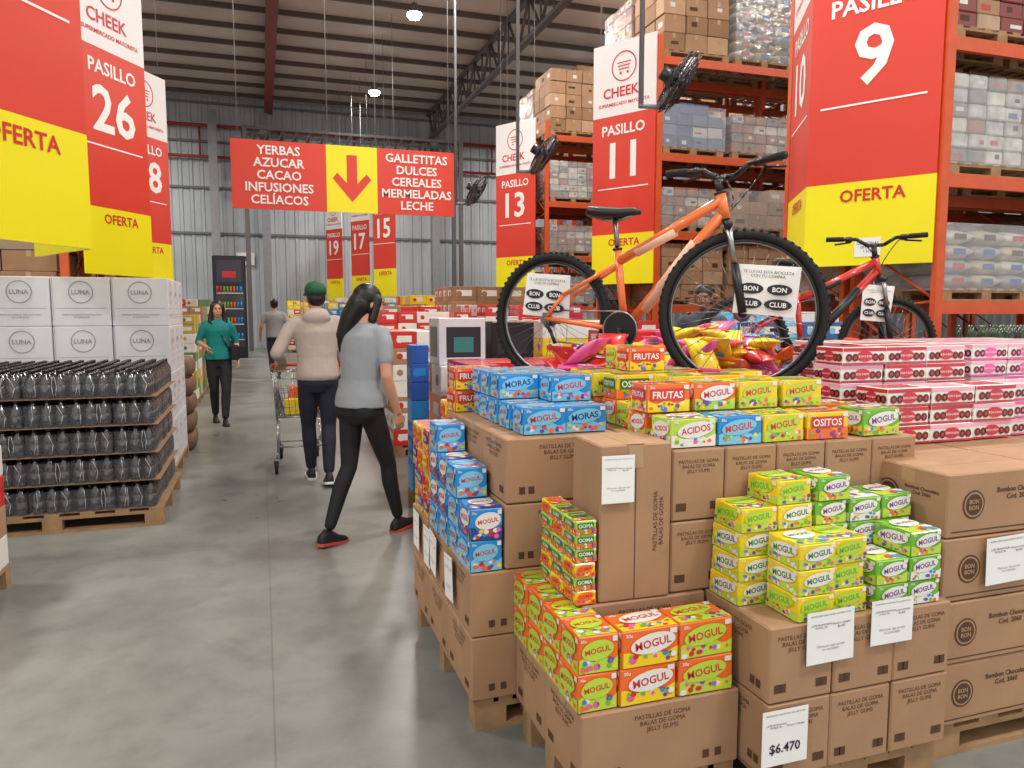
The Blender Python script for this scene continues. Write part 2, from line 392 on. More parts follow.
    for k in range(nz):
        lx=rnd.uniform(-.02,.02) if style in('wrap','tan','print') else rnd.uniform(-.008,.008); ly=rnd.uniform(0,.025)
        for i in range(nx):
            for j in range(ny):
                if k==nz-1 and rnd.random()<.3: continue
                if 0<i<nx-1 and 0<j<ny-1 and k<nz-1: continue
                q=rnd.uniform(0,.02)+ly; q2=rnd.uniform(0,.014)
                mb.rb(lx+i*bw+.003+q2,lx+(i+1)*bw-.004,j*bd+.003+q,(j+1)*bd-.004+ly,.12+k*bh+.001,.12+(k+1)*bh-.002,cm[rnd.randint(0,len(cm)-1)],.014 if style=='wrap' else .008)
                L_=[lab,lab,lab2,lab3,INK][rnd.randint(0,4)]
                if style.startswith('brown'): L_=[lab,INK,INK][rnd.randint(0,2)]
                if j==0 and rnd.random()<.5: mb.quad((lx+i*bw+bw*rnd.uniform(.35,.65),q+.002,.12+k*bh+bh*rnd.uniform(.4,.6)),R_,Z,bw*rnd.uniform(.2,.5),bh*rnd.uniform(.15,.4),L_)
                if j==0 and style.startswith('brown'): mb.quad((lx+i*bw+bw/2,q+.0022,.12+k*bh+bh*.85),R_,Z,.05,bh*.28,TAPE)
                if i==0 and rnd.random()<.5: mb.quad((lx+q2+.0025,j*bd+bd/2,.12+k*bh+bh*.5),(0,-1,0),Z,bd*.4,bh*.3,L_)
    if style in('wrap','print') or seed%3==0: mb.bx(-.025,w+.025,-.012,d+.03,.1,h-.04,FILM2)
    return mb.mesh('goods_'+style)
def pallet(x0,x1,y0,y1,z=.12,parent=None,name='wooden_pallet'):
    mb=MB(); mb_p(mb,x0,x1,y0,y1,0,z); return mb.build(name,parent=parent)
GV=[goods('brown',1.15,1.0,.98,1),goods('wrap',1.12,1.0,.92,2),goods('bottles',1.15,1.0,.9,4),goods('brown2',1.15,1.0,.85,4),goods('tan',1.12,1.0,.95,5),goods('sacks',1.12,1.0,.8,6),goods('print',1.1,.95,.8,7),goods('sacks',1.12,1.0,.65,5),goods('brown',1.1,1.0,.75,9),goods('wrap',1.1,1.0,.7,10)]
NG=len(GV)
GT=[goods('brown',1.15,1.0,1.45,11),goods('tan',1.12,1.0,1.3,12),goods('sacks',1.12,1.0,1.3,13),goods('brown2',1.15,1.0,1.5,14)]
def rack(x0,yf,nb,side=1,levels=(1.6,2.75,3.95,5.4),seq=None,top=True):
    e=empty('pallet_rack',(x0,yf,0)); mb=MB(); H=levels[-1]+.3; bay=2.6
    for b_ in range(nb+1):
        x=b_*bay*side
        for y in (0,1.0,1.15,2.1):
            mb.bx(x-.045,x+.045,y-.03,y+.03,0,H,ORG)
        z=.2
        while z<H-.7:
            mb.cyl((x,0,z),(x,1.0,z+.6),.014,ORG,n=5); mb.cyl((x,1.0,z+.6),(x,0,z+.7),.014,ORG,n=5)
            mb.cyl((x,1.15,z),(x,2.1,z+.6),.014,ORG,n=5); z+=.7
    for b_ in range(nb):
        xa=b_*bay*side; xb=xa+bay*side; xa,xb=min(xa,xb),max(xa,xb)
        for z in levels:
            for y in (0,1.0,1.15,2.1): mb.bx(xa+.045,xb-.045,y-.025,y+.025,z-.12,z,ORG)
    mb.build('frame',parent=e)
    i=0; rn=random.Random(int(yf*10))
    for li,z in enumerate((0,)+tuple(levels)):
        for b_ in range(nb):
            for k in range(2):
                for row in range(2):
                    xx=b_*bay+.09+k*1.25
                    if side<0: xx=-xx-1.15
                    me=GT[(i+b_)%4] if (li==len(levels)) else GV[rn.randint(0,NG-1)]
                    if seq and row==0 and li<len(levels): me=GV[seq[(li*4+b_*2+k)%len(seq)]]
                    inst(me,'goods',(xx+rn.uniform(-.02,.02),.03+row*1.1,z+.001),rn.uniform(-.02,.02),e); i+=1
    return e
rack(5.9,5.36,2,seq=[3,3,1,1, 5,7,4,2, 1,5,1,3, 4,0,4,1])
rack(5.9,10.56,3,seq=[0,2,4,1,0,0, 1,2,9,8,3,1, 6,9,2,4,0,1, 2,6,1,5,5,8])
e3=rack(6.1,15.9,4)
rack(8.7,20.5,3,levels=(1.6,2.75,3.95,5.4,7.1))
rack(-2.15,10.0,2,-1); rack(-2.15,14.6,2,-1)

# ---------------- cartons
CM={}
def carton(w,d,h,kind='goma'):
    k=(round(w,3),round(d,3),round(h,3),kind)
    if k in CM: return CM[k]
    mb=MB(); g=.002
    mb.rb(g,w-g,g,d-g,g,h-g,CARD,.005)
    mb.bx(g+.005,w-g-.005,d/2-.03,d/2+.03,h-g,h-g+.0006,TAPE)
    mb.quad((g-.0008,d/2,h*.86),(0,-1,0),Z,.055,h*.22,TAPE)
    for (c,r,ww) in (((w/2,g-.0012,h/2),(1,0,0),w),((g-.0012,d/2,h/2),(0,-1,0),d),((w-g+.0012,d/2,h/2),(0,1,0),d)):
        c=Vector(c);r=Vector(r)
        if kind=='goma':
            mb.txt('PASTILLAS DE GOMA\nBALAS DE GOMA\nJELLY GUMS',c+Z*.06*(h/.235),r,Z,.058*(h/.235),INK,ww*.74,False)
            for t in (-.36,-.28,.28,.36): mb.quad(c+r*t*ww-Z*h*.3,r,Z,.022,.026,INK)
        else:
            mb.disc(c-r*ww*.25,r,Z,.048,.048,INK,20)
            n=r.cross(Z)
            mb.disc(c-r*ww*.25+n*.0006,r,Z,.042,.042,CARD,20); mb.disc(c-r*ww*.25+n*.0008,r,Z,.036,.036,INK,20)
            mb.txt('BON\nBON',c-r*ww*.25+n*.0015,r,Z,.035,TAPE,.05)
            mb.txt('Bombon Chocolate\nCod. 2060',c+r*ww*.18+Z*.03,r,Z,.06,INK,ww*.42,True)
            mb.quad(c+Z*(-h*.4),r,Z,ww*.9,.004,INK)
    CM[k]=mb.mesh('carton'); return CM[k]
def block(e,x0,y0,z0,nx,ny,nz,w,d,h,kind='goma',jit=.008,skip=None):
    me=carton(w,d,h,kind)
    for k in range(nz):
        for i in range(nx):
            for j in range(ny):
                if skip and skip(i,j,k): continue
                inst(me,'carton',(x0+i*w+random.uniform(0,jit),y0+j*d+random.uniform(0,jit)*.5,z0+k*h),random.uniform(-.006,.006),e)
h=.235
eA=empty('candy_carton_stack'); pallet(.68,1.2,2.47,3.5,parent=eA,name='pallet')
block(eA,.66,2.45,.12,1,3,2,.55,.35,h); block(eA,.785,2.45,.59,1,3,2,.44,.29,h)
eB=empty('candy_carton_stack'); pallet(.84,1.35,1.88,2.4,parent=eB,name='pallet')
block(eB,.82,1.86,.12,1,2,1,.53,.29,h); block(eB,.91,2.06,.355,1,1,1,.44,.38,h)
tb=MB(); tb.rb(0,.245,0,.23,0,.5,CARD,.005); tb.quad((.12,-.0015,.46),R_,Z,.05,.07,TAPE); tb.quad((.12,-.001,.25),R_,Z,.003,.49,INK)
tb.bx(.09,.15,.0,.23,.5,.5008,TAPE)
tb.txt('PASTILLAS DE GOMA\nBALAS DE GOMA',(.2,-.0015,.25),(0,0,1),(-1,0,0),.035,INK,.32,False)
tb.build('tall_carton',(.975,2.07,.59),-.03,eB)
eD=empty('candy_carton_stack'); pallet(1.38,2.04,1.77,2.43,parent=eD,name='pallet')
block(eD,1.36,1.74,.12,3,2,2,.23,.355,h)
block(eD,1.225,2.07,.59,5,1,2,.2,.37,h)
eE=empty('chocolate_carton_stack'); pallet(2.09,3.4,1.82,2.44,parent=eE,name='pallet')
block(eE,2.07,1.8,.12,3,2,4,.46,.32,.215,'bon')
eP=empty('candy_carton_stack'); pallet(1.25,4.5,2.48,4.5,parent=eP,name='pallet')
block(eP,1.24,2.46,.12,7,5,4,.475,.41,h,skip=lambda i,j,k:(k==3 and j>=3 and i>=3) or (k<3 and 0<i<6 and 0<j<4))
mb=MB()
mb_p(mb,2.7,4.5,3.72,4.48,.827,.945); mb.build('pallet',parent=eP)

# ---------------- candy packs
def C(n,c,**k): return M('print_'+n,c,.35,coat=.3,var=.05,**k)
PY=C('yellow',(240,208,24));PG=C('green',(112,180,44));PB=C('blue',(30,140,214));PO=C('orange',(240,108,34));PR_=C('red',(206,44,42));PW=C('white',(232,230,224));PP=C('pink',(232,96,160));PL=C('lime',(186,214,66));PV=C('violet',(120,60,150));PLB=C('lightblue',(120,196,230)); PDB=C('darkblue',(28,60,140)); PDG=C('darkgreen',(40,120,50))
PKM={}
def pack(w,d,h,base,acc,tcol,label='MOGUL',style=0):
    k=(w,d,h,base.name,acc.name,tcol.name,label,style)
    if k in PKM: return PKM[k]
    rn=random.Random(len(PKM)*13+3)
    mb=MB(); mb.rb(.001,w-.001,.001,d-.001,.001,h-.001,base,.003)
    dots=[PY,PO,PR_,PG,PP,PB,PV,PW]
    for (c,r,u,ww,hh) in (((w/2,-.0003,h/2),(1,0,0),(0,0,1),w,h),((-.0003,d/2,h/2),(0,-1,0),(0,0,1),d,h),((w+.0003,d/2,h/2),(0,1,0),(0,0,1),d,h),((w/2,d/2,h+.0003),(1,0,0),(0,1,0),w,d)):
        c=Vector(c);r=Vector(r);u=Vector(u);n=r.cross(u)
        N_=10; top=[c-r*ww*.48+r*ww*.96*t/N_+u*hh*(-.12+.07*math.sin(t*1.3+style))+n*.0003 for t in range(N_+1)]
        bot=[c-r*ww*.48+r*ww*.96*t/N_-u*hh*.47+n*.0003 for t in range(N_+1)]
        mb.add(top+bot,[(N_+1+t,N_+2+t,t+1,t) for t in range(N_)],acc)
        for q in range(16):
            rad=hh*rn.uniform(.05,.1)
            mb.disc(c+r*rn.uniform(-.43,.43)*ww+u*hh*rn.uniform(-.4,-.18)+n*(.0006+q*.00008),r,u,rad,rad*rn.uniform(.7,1),dots[rn.randint(0,7)],8)
        lc=c+u*hh*.12+r*ww*(.04 if style%2 else -.03)
        tilt=.12; r2=(r*math.cos(tilt)+u*math.sin(tilt)); u2=(u*math.cos(tilt)-r*math.sin(tilt))
        if style%3==2:
            mb.quad(lc+n*.002,r,u,ww*.78,hh*.42,tcol); mb.txt(label,lc+n*.0026,r,u,hh*.27,PW,ww*.7)
        else:
            mb.disc(lc+n*.002,r2,u2,ww*.4,hh*.27,PW if style==1 else acc,18); mb.txt(label,lc+n*.0026,r2,u2,hh*.3,tcol,ww*.64)
        mb.quad(c+r*ww*.4+u*hh*.38+n*.0008,r,u,ww*.12,hh*.14,PW); mb.txt('30u',c-r*ww*.38+u*hh*.38+n*.0008,r,u,hh*.1,PW if base is not PW else PR_,ww*.14)
    PKM[k]=mb.mesh('pack'); return PKM[k]
def packs(name,lst,x0,y0,z0,nx,ny,hts,w,d,h,gap=.004,jr=.03):
    e=empty(name,(x0,y0,z0))
    for i in range(nx):
        for j in range(ny):
            for k in range(hts(i,j)):
                me=lst[(i*7+j*3+k*5+random.randint(0,1))%len(lst)]
                inst(me,'pack',(i*(w+gap)+random.uniform(-.004,.004),j*(d+gap)+random.uniform(-.004,.004),k*h),random.uniform(-jr,jr),e)
    return e
N='candy_box_stack'
w,d,hh=.165,.12,.098
blue=pack(w,d,hh,PB,PLB,PR_,'MOGUL',0); blue2=pack(w,d,hh,PB,PLB,PDB,'MORAS',0); orange=pack(w,d,hh,PO,PL,PR_,'MOGUL',1); orange2=pack(w,d,hh,PO,PY,PR_,'FRUTAS',2); yel=pack(w,d,hh,PY,PL,PR_,'MOGUL',0); yel2=pack(w,d,hh,PY,PO,PDG,'OSITOS',2); redp=pack(w,d,hh,PR_,PY,PDB,'FRESA',1)
og=pack(.185,.13,.113,PO,PL,PR_,'MOGUL',0); og2=pack(.185,.13,.113,PO,PY,PR_,'MOGUL',1); ogs=pack(.125,.14,.113,PO,PL,PR_,'MOGUL',0)
packs(N,[og,og2],.955,1.87,.355,2,1,lambda i,j:2,.185,.13,.113)
packs(N,[ogs],.825,1.88,.355,1,4,lambda i,j:2,.125,.14,.113)
ys=pack(.07,.1,.045,PY,PO,PR_,'GOMA',0); ys2=pack(.07,.1,.045,PL,PO,PDG,'GOMA',2)
packs(N,[ys,ys2],.895,2.07,.592,1,3,lambda i,j:6,.07,.1,.045,.003)
bl=pack(.118,.16,.113,PB,PLB,PR_,'MOGUL',0); bl2=pack(.118,.16,.113,PB,PDB,PR_,'MOGUL',1)
packs(N,[bl,bl,bl2],.662,2.46,.59,1,4,lambda i,j:[2,3,3,4][j],.118,.16,.113)
ro=pack(.118,.11,.1,PO,PY,PR_,'FRUTAS',0); rr=pack(.118,.11,.1,PR_,PY,PDB,'FRESA',2); yy_=pack(.118,.11,.1,PY,PO,PR_,'ANANA',0)
packs(N,[rr,ro,yy_,ro],.662,3.13,.59,1,3,lambda i,j:4,.118,.11,.1)
packs(N,[rr,ro,yy_],.79,3.34,.59,3,1,lambda i,j:5,.12,.11,.1)
packs(N,[blue,blue2,blue],.87,2.5,1.06,2,1,lambda i,j:1,w,d,hh)
packs(N,[blue,blue,blue2],.87,2.64,1.06,2,1,lambda i,j:[1,2][i],w,d,hh)
packs(N,[blue2,blue,blue],.87,2.79,1.06,2,3,lambda i,j:2,w,d,hh)
packs(N,[redp,orange2],.80,3.18,1.06,2,1,lambda i,j:[2,1][i],w,d,hh,jr=.1)
# row on C
rowA=[pack(.17,.13,.096,PL,PW,PR_,'ACIDOS',1),pack(.17,.13,.096,PB,PLB,PR_,'MOGUL',0),pack(.17,.13,.096,PY,PL,PR_,'MOGUL',0),pack(.17,.13,.096,PY,PO,PR_,'OSITOS',2),pack(.17,.13,.096,PG,PL,PV,'MOGUL',1)]
e=empty(N,(1.235,2.1,1.06))
for i,me in enumerate(rowA): inst(me,'pack',(i*.178+(.06 if i==4 else 0),0,0),random.uniform(-.05,.05),e)
for i,me in enumerate([orange,yel,yel2,yel,orange]): inst(me,'pack',(i*.178-.0,.165,0),random.uniform(-.05,.05),e)
for i,me in enumerate([orange2,orange,yel,yel]): inst(me,'pack',(i*.183-.01,.14,.098),random.uniform(-.05,.05),e)
# green/yellow flats on D
fy=pack(.13,.15,.077,PY,PL,PG,'MOGUL',0); fy2=pack(.13,.15,.077,PY,PL,PDG,'MOGUL',1); fg=pack(.125,.15,.077,PG,PL,PV,'MOGUL',1);fg2=pack(.125,.15,.077,PG,PW,PV,'MOGUL',0)
packs(N,[fy,fy2],1.465,1.752,.59,1,1,lambda i,j:3,.13,.15,.077)
packs(N,[fy2,fy],1.375,1.912,.59,2,1,lambda i,j:[4,5][i],.13,.14,.077)
packs(N,[fy],1.598,1.77,.59,1,1,lambda i,j:3,.12,.13,.077)
packs(N,[fg,fg2],1.66,1.912,.59,3,1,lambda i,j:[5,4,4][i],.125,.14,.077)
packs(N,[fg2,fg],1.755,1.752,.59,2,1,lambda i,j:[2,3][i],.125,.15,.077)
# packs in front of and around the bicycle
packs(N,[yel,orange,yel2],1.30,2.5,1.06,4,2,lambda i,j:2 if (i+j)%3 else 1,w,d,hh)
packs(N,[orange,yel,orange2,redp,yel2],1.26,2.76,1.06,3,2,lambda i,j:[2,3,2][i],w,d,hh)
# chocolate display boxes
def choc(w,d,h,base,acc):
    mb=MB(); mb.rb(.001,w-.001,.001,d-.001,.001,h-.001,PW,.003)
    CH_=M('choc',(88,50,34),.4)
    for (c,r,ww) in (((w/2,-.0005,h/2),(1,0,0),w),((-.0005,d/2,h/2),(0,-1,0),d)):
        c=Vector(c);r=Vector(r);n=r.cross(Z)
        mb.quad(c+Z*h*.36,r,Z,ww*.98,h*.2,base)
        mb.quad(c-Z*h*.42,r,Z,ww*.98,h*.1,acc)
        for t in (-.36,-.22,.24,.38): mb.disc(c+r*t*ww-Z*h*.08+n*.001,r,Z,h*.22,h*.22,CH_,12); mb.disc(c+r*t*ww-Z*h*.08+n*.0016,r,Z,h*.1,h*.1,acc,10)
        mb.disc(c-Z*h*.02+n*.001,r,Z,ww*.19,h*.3,acc,14)
        mb.txt('BON O BON',c-Z*h*.02+n*.002,r,Z,h*.22,PW,ww*.3)
    mb.quad((w/2,d/2,h+.0003),(1,0,0),(0,1,0),w*.8,d*.6,base)
    return mb.mesh('choc_box')
DK=C('crimson',(196,44,66));PK2=C('rose',(240,176,198))
cb=choc(.22,.16,.074,DK,DK); cb2=choc(.22,.16,.074,PK2,DK); cp=choc(.22,.16,.074,PP,PP); cp2=choc(.22,.16,.074,PK2,PP)
N2='chocolate_box_stack'
packs(N2,[cb,cb2],2.24,2.47,1.06,3,1,lambda i,j:4,.22,.16,.074)
packs(N2,[cb,cb2],2.56,2.68,1.06,2,3,lambda i,j:4,.22,.16,.074)
packs(N2,[cb,cb,cb2],2.28,2.27,.982,3,1,lambda i,j:[3,3,3][i],.22,.16,.074)
packs(N2,[cp,cp2],2.97,2.3,.982,2,1,lambda i,j:3,.22,.16,.074)
packs(N2,[cp,cp2],3.03,2.55,1.06,4,4,lambda i,j:4,.22,.16,.074)
# bag mounds
def bags(name,x,y,z,n,spread,mats,seed,sc=1.0):
    rn=random.Random(seed); mb=MB()
    for i in range(n):
        px,py=rn.uniform(-1,1)*spread[0],rn.uniform(-1,1)*spread[1]; pz=rn.uniform(0,1)*spread[2]*(1-max(abs(px)/spread[0],abs(py)/spread[1])*.5)
        m=Matrix.Translation((px,py,pz+.05))@Matrix.Rotation(rn.uniform(0,6.28),4,'Z')@Matrix.Rotation(rn.uniform(-.9,.9),4,'X')@Matrix.Scale(sc,4)
        mt=rn.choice(mats); rings=[]
        for (yy,wx,hz) in ((-.11,.075,.003),(-.095,.075,.008),(-.08,.07,.02),(-.03,.07,.034),(.03,.07,.034),(.08,.07,.02),(.095,.075,.008),(.11,.075,.003)):
            rings.append([Vector((wx*math.cos(t),yy,hz*math.sin(t))) for t in [2*math.pi*q/12 for q in range(12)]])
        mb.loft(rings,mt,True,m)
        a=m.to_3x3()
        for sg in (1,-1):
            rr_=a@Vector((sg,0,0)); uu=a@Vector((0,1,0))
            mb.disc(m@Vector((0,.01,.036*sg)),rr_/sc,uu/sc,.045*sc,.03*sc,rn.choice([PW,PY,PLB]),12); mb.txt('GOMITAS',m@Vector((0,.01,.038*sg)),rr_/sc,uu/sc,.018*sc,rn.choice([PR_,PV,PDB]),.07*sc)
    return mb.build(name,(x,y,z))
bags('candy_bag_pile',1.50,3.24,1.06,60,(.16,.12,.26),[PP,PP,PV,PP,PW,PR_],2)
bags('candy_bag_pile',2.35,3.6,1.06,100,(.32,.3,.34),[PP,PP,PR_,PY,PO],3)
bags('candy_bag_pile',1.86,2.72,1.06,34,(.09,.12,.16),[PP,PO,PR_,PY,PP],5,.85)
bags('candy_bag_pile',3.1,3.42,1.06,50,(.35,.15,.22),[PP,PR_,PO,PW],4)

# price papers
def paper(loc,n,w=.15,h=.17,t='PROMOCION\nPrecio x Unidad\n$6.470',big=False,tilt=0):
    mb=MB(); n=Vector(n); r=(-n).cross(Z).normalized(); u=Z.copy(); c=n*.004
    if tilt: r=r*math.cos(tilt)+Z*math.sin(tilt); u=n.cross(r)*1; u=u if u.z>0 else -u
    vs=[c+r*a*w/2+u*b_*h/2 for a,b_ in ((-1,-1),(1,-1),(1,1),(-1,1))]
    mb.add(vs+[v-n*.001 for v in vs],[(0,1,2,3),(4,7,6,5)],WHITE)
    a,b_,p=t.split('\n')
    mb.txt('PROMOCION VALIDA HASTA AGOTAR STOCK',c+n*.0012+u*h*.42,r,u,.007,DINK,w*.85,False)
    mb.txt('LOTE '+a+'\nMOGUL 30u',c+n*.0012+u*h*.22-r*w*.2,r,u,.026,DINK,w*.42,False)
    mb.txt(b_+('\n'+p if not big else ''),c+n*.0012+u*h*.2+r*w*.22,r,u,.02,DINK,w*.38,False)
    if big: mb.txt(p,c+n*.0012-u*h*.2,r,u,.034,DINK,w*.7)
    else: mb.txt('Oferta por caja cerrada\nno acumulable',c+n*.0012-u*h*.2,r,u,.018,GREY,w*.7,False)
    mb.build('price_sheet',loc)
fn=(0,-1,0); ln=(-1,0,0)
paper((1.03,2.06,.985),(-.03,-1,0),.11,.15)
paper((1.57,1.735,.545),fn,.17,.16,tilt=.02); paper((1.80,1.735,.56),fn,.16,.14)
paper((1.42,1.735,.26),fn,.16,.17,big=True)
paper((2.34,1.79,.68),fn,.2,.16,tilt=.03)
for (y,z,t) in ((2.72,.49,.1),(3.0,.5,-.1),(3.12,.49,.05),(3.35,.5,0)): paper((.652,y,z),ln,.13,.17,tilt=t)

# ---------------- bicycles
def bicycle(name,rx,ry,fx,fy,z0,Rr,Rf,fc,fc2,steer,bar,tags=(),dark=False):
    wb=math.hypot(fx-rx,fy-ry); a=math.atan2(fy-ry,fx-rx); mb=MB()
    def wheel(c,pd,R,ex=0):
        pd=Vector(pd).normalized(); n=Vector((-pd.y,pd.x,0)); c=Vector(c)
        mb.torus(c,n,R-.022,.022,RUB,56,10); mb.torus(c,n,R-.05,.010,BLK,56,6); mb.torus(c,n,R-.057,.006,STEEL,56,5)
        for i in range(64):
            t=2*math.pi*i/64; rd=pd*math.cos(t)+Z*math.sin(t); tg=-pd*math.sin(t)+Z*math.cos(t)
            for s_ in (-.011,.011):
                q=c+rd*(R-.002)+n*s_
                vs=[q+rd*e1*.003+tg*e2*.007+n*e3*.006 for e1 in (-1,1) for e2 in (-1,1) for e3 in (-1,1)]
                mb.add(vs,[(0,1,3,2),(4,6,7,5),(0,4,5,1),(2,3,7,6),(0,2,6,4),(1,5,7,3)],RUB)
        for i in range(32):
            t=2*math.pi*i/32; s_=.03 if i%2 else -.03; t2=t+(.35 if (i//2)%2 else -.35)
            mb.cyl(c+n*s_+(pd*math.cos(t2)+Z*math.sin(t2))*.02,c+(pd*math.cos(t)+Z*math.sin(t))*(R-.055),.0014,STEEL,n=4)
        mb.cyl(c-n*.045,c+n*.045,.022,BLK,n=12); mb.cyl(c-n*.075,c+n*.075,.006,STEEL)
        mb.cyl(c-n*.03,c-n*.035,.04,STEEL,n=16)
        return n
    hubR=Vector((0,0,Rr)); hubF=Vector((wb,0,Rf))
    wheel(hubR,(1,0,0),Rr); sd=(math.cos(steer),math.sin(steer),0); nF=wheel(hubF,sd,Rf); sdv=Vector(sd)
    BB=Vector((.42,0,.29));ST=Vector((.375,0,.69));SD=Vector((.36,0,.84));HB=Vector((wb-.085,0,.80));HT=Vector((wb-.115,0,.92))
    mb.cyl(HB,HT,.024,fc,n=14)
    mb.cyl(BB,HB+Vector((-.02,0,.02)),.027,fc,n=14); mb.cyl(BB+Vector((.10,0,.10)),HB+Vector((-.14,0,-.10)),.0285,fc2,n=14)
    mb.cyl(ST-Vector((-.01,0,.06)),HT-Vector((-.01,0,.03)),.023,fc,n=14); mb.cyl(ST+Vector((.1,0,-.02)),ST+Vector((.3,0,.07)),.0245,fc2,n=14)
    mb.cyl(BB,ST,.019,fc,n=12); mb.cyl(ST,SD,.013,STEEL); mb.torus(ST,(ST-BB),.02,.006,BLK,14,5)
    mb.cyl(BB-Vector((0,.045,0)),BB+Vector((0,.045,0)),.024,fc,n=14)
    for s_ in (-.06,.06):
        mb.path([hubR+Vector((0,s_,0)),hubR+Vector((.1,s_,.12)),ST+Vector((0,s_*.4,-.08))],.011,fc,8)
        mb.path([hubR+Vector((0,s_,0)),BB+Vector((0,s_*.6,0))],.012,fc,8)
        mb.bx(-.02,.02,s_-.003,s_+.003,Rr-.03,Rr+.03,STEEL)
    crown=HB+Vector((.01,0,-.03))
    for s_ in (-1,1):
        p1=crown+nF*.06*s_; p2=hubF+nF*.065*s_; mid=p1.lerp(p2,.45)
        mb.cyl(p1,mid,.014,STEEL,n=10); mb.cyl(mid,p2,.019,BLK,n=10)
    mb.cyl(crown-nF*.08,crown+nF*.08,.02,BLK); mb.cyl(crown,HB,.018,BLK)
    o=Vector((0,-.055,0))
    mb.cyl(BB+o,BB+o*1.1,.085,BLK,n=28,smooth=False); mb.torus(BB+o*1.05,(0,1,0),.09,.005,STEEL,30,5)
    ang=math.radians(-55); ca=Vector((math.cos(ang),0,math.sin(ang)))
    for s_,q in ((-1,1),(1,-1)):
        pr=BB+Vector((0,.075*s_,0)); pe=pr+ca*.17*q; mb.cyl(pr,pe,.012,BLK); mb.cyl(BB,pr,.012,BLK)
        mb.bx(pe.x-.045,pe.x+.045,min(pe.y,pe.y+.09*s_),max(pe.y,pe.y+.09*s_),pe.z-.012,pe.z+.012,BLK)
    for q in range(5): mb.torus(hubR+Vector((0,-.03-q*.004,0)),(0,1,0),.05-q*.006,.003,STEEL,20,4)
    mb.cyl(BB+o+Z*.092,hubR+Vector((0,-.045,.045)),.004,STEEL,n=5); mb.path([BB+o-Z*.092,hubR+Vector((.05,-.045,-.12)),hubR+Vector((.02,-.045,-.05))],.004,STEEL,5)
    mb.path([hubR+Vector((0,-.06,-.02)),hubR+Vector((.03,-.06,-.07)),hubR+Vector((.05,-.05,-.13))],.01,BLK,6)
    rings=[]
    for (xx,wy,zz,th) in ((-.14,.05,.035,.02),(-.12,.075,.04,.03),(-.05,.07,.03,.03),(.03,.035,.025,.025),(.1,.022,.028,.02),(.135,.012,.022,.012)):
        rings.append([SD+Vector((xx,wy*math.cos(t),zz+th*math.sin(t))) for t in [2*math.pi*q/14 for q in range(14)]])
    mb.loft(rings,BLK); mb.path([SD+Vector((-.1,.0,.01)),SD+Vector((0,0,-.015)),SD+Vector((.09,0,.01))],.008,STEEL,6)
    # handlebar (may be turned in the stem for display)
    bs=Vector((math.cos(bar),math.sin(bar),0)); bn=Vector((-bs.y,bs.x,0))
    up=HT+Vector((-.01,0,.06)); bc=up+bs*.06+Z*.02; mb.cyl(HT,up,.018,BLK); mb.cyl(up,bc,.017,BLK); mb.torus(HT,(HB-HT),.022,.008,BLK,14,5)
    for s_ in (-1,1):
        pts=[bc,bc+bn*.05*s_,bc+bn*.12*s_+Z*.045,bc+bn*.31*s_-bs*.03+Z*.05]
        mb.path(pts,.0125,BLK,8); e1=pts[-1]; mb.cyl(bc+bn*.2*s_-bs*.015+Z*.048,e1,.0175,RUB,n=10)
        lv=bc+bn*.17*s_+Z*.045; mb.cyl(lv-bn*.02,lv+bn*.02,.02,BLK); mb.path([lv+bs*.02,lv+bs*.05-Z*.015,lv+bs*.055+bn*.1*s_-Z*.025],.007,BLK,5)
        c0=lv+bs*.02; c3=HB+Vector((0,0,.02)); pr=[]
        for q in range(9):
            t=q/8; p=c0*(1-t)**3+(c0+bs*.17-bn*.03*s_+Z*.05)*3*t*(1-t)**2+(c3+bs*.16+Z*.1)*3*t*t*(1-t)+c3*t**3; pr.append(p)
        mb.path(pr,.0035,BLK,5)
    for (cx,cz,plane,w_,h_) in tags:
        if plane=='f': base=hubF; r=sdv; n=-nF
        else: base=hubR; r=Vector((1,0,0)); n=Vector((0,-1,0))
        c=base+r*cx+Z*cz+n*.05
        r=(r+Z*-.08).normalized(); u=Z+(-r*r.z); u.normalize()
        vs=[c+r*p*w_/2+u*q*h_/2+n*(.01*(p*q)) for p,q in ((-1,-1),(1,-1),(1,1),(-1,1))]
        mb.add(vs+[v-n*.001 for v in vs],[(0,1,2,3),(4,7,6,5)],WHITE)
        mb.txt('TE LLEVAS ESTA BICICLETA\nCON TU COMPRA',c+u*h_*.32+n*.012,r,u,h_*.18,DINK,w_*.8,False)
        for qx,qz,ww in ((-.25,.02,.2),(.2,.02,.2),(-.25,-.28,.2),(.2,-.28,.22)):
            mb.disc(c+r*w_*qx+u*h_*qz+n*.012,r,u,w_*ww,h_*.11,DINK,16)
            mb.txt({.02:'BON',-.28:'CLUB'}[qz],c+r*w_*qx+u*h_*qz+n*.014,r,u,h_*.1,WHITE,w_*.3)
    mb.build(name,(rx,ry,z0),a)
BO=M('bike_orange',(236,118,56),.3,coat=.6,var=.02); BR=M('bike_red',(196,40,32),.3,coat=.6,var=.02); BW=M('bike_white',(236,190,160),.3,coat=.5)
bicycle('mountain_bicycle',1.455,3.71,2.08,2.93,1.12,.345,.375,BO,BW,math.radians(18),math.radians(75),((-.0,.12,'r',.27,.22),(.1,.10,'f',.27,.22)))
bicycle('mountain_bicycle',3.0,4.22,4.02,4.03,.947,.33,.33,BR,BLK,math.radians(-10),math.radians(48),((-.1,.28,'f',.2,.24),))
BP=M('blue_plastic',(40,90,180),.4)
for (x,y,aa) in ((1.98,2.66,.0),(1.22,3.62,0)):
    mb=MB()
    for i in range(6): mb.bx(0,.42,i*.07,i*.07+.045,.038,.058,BP)
    for x2 in (0,.19,.38): mb.bx(x2,x2+.04,0,.395,0,.038,BP)
    mb.build('blue_plastic_tray',(x,y,1.061),aa)

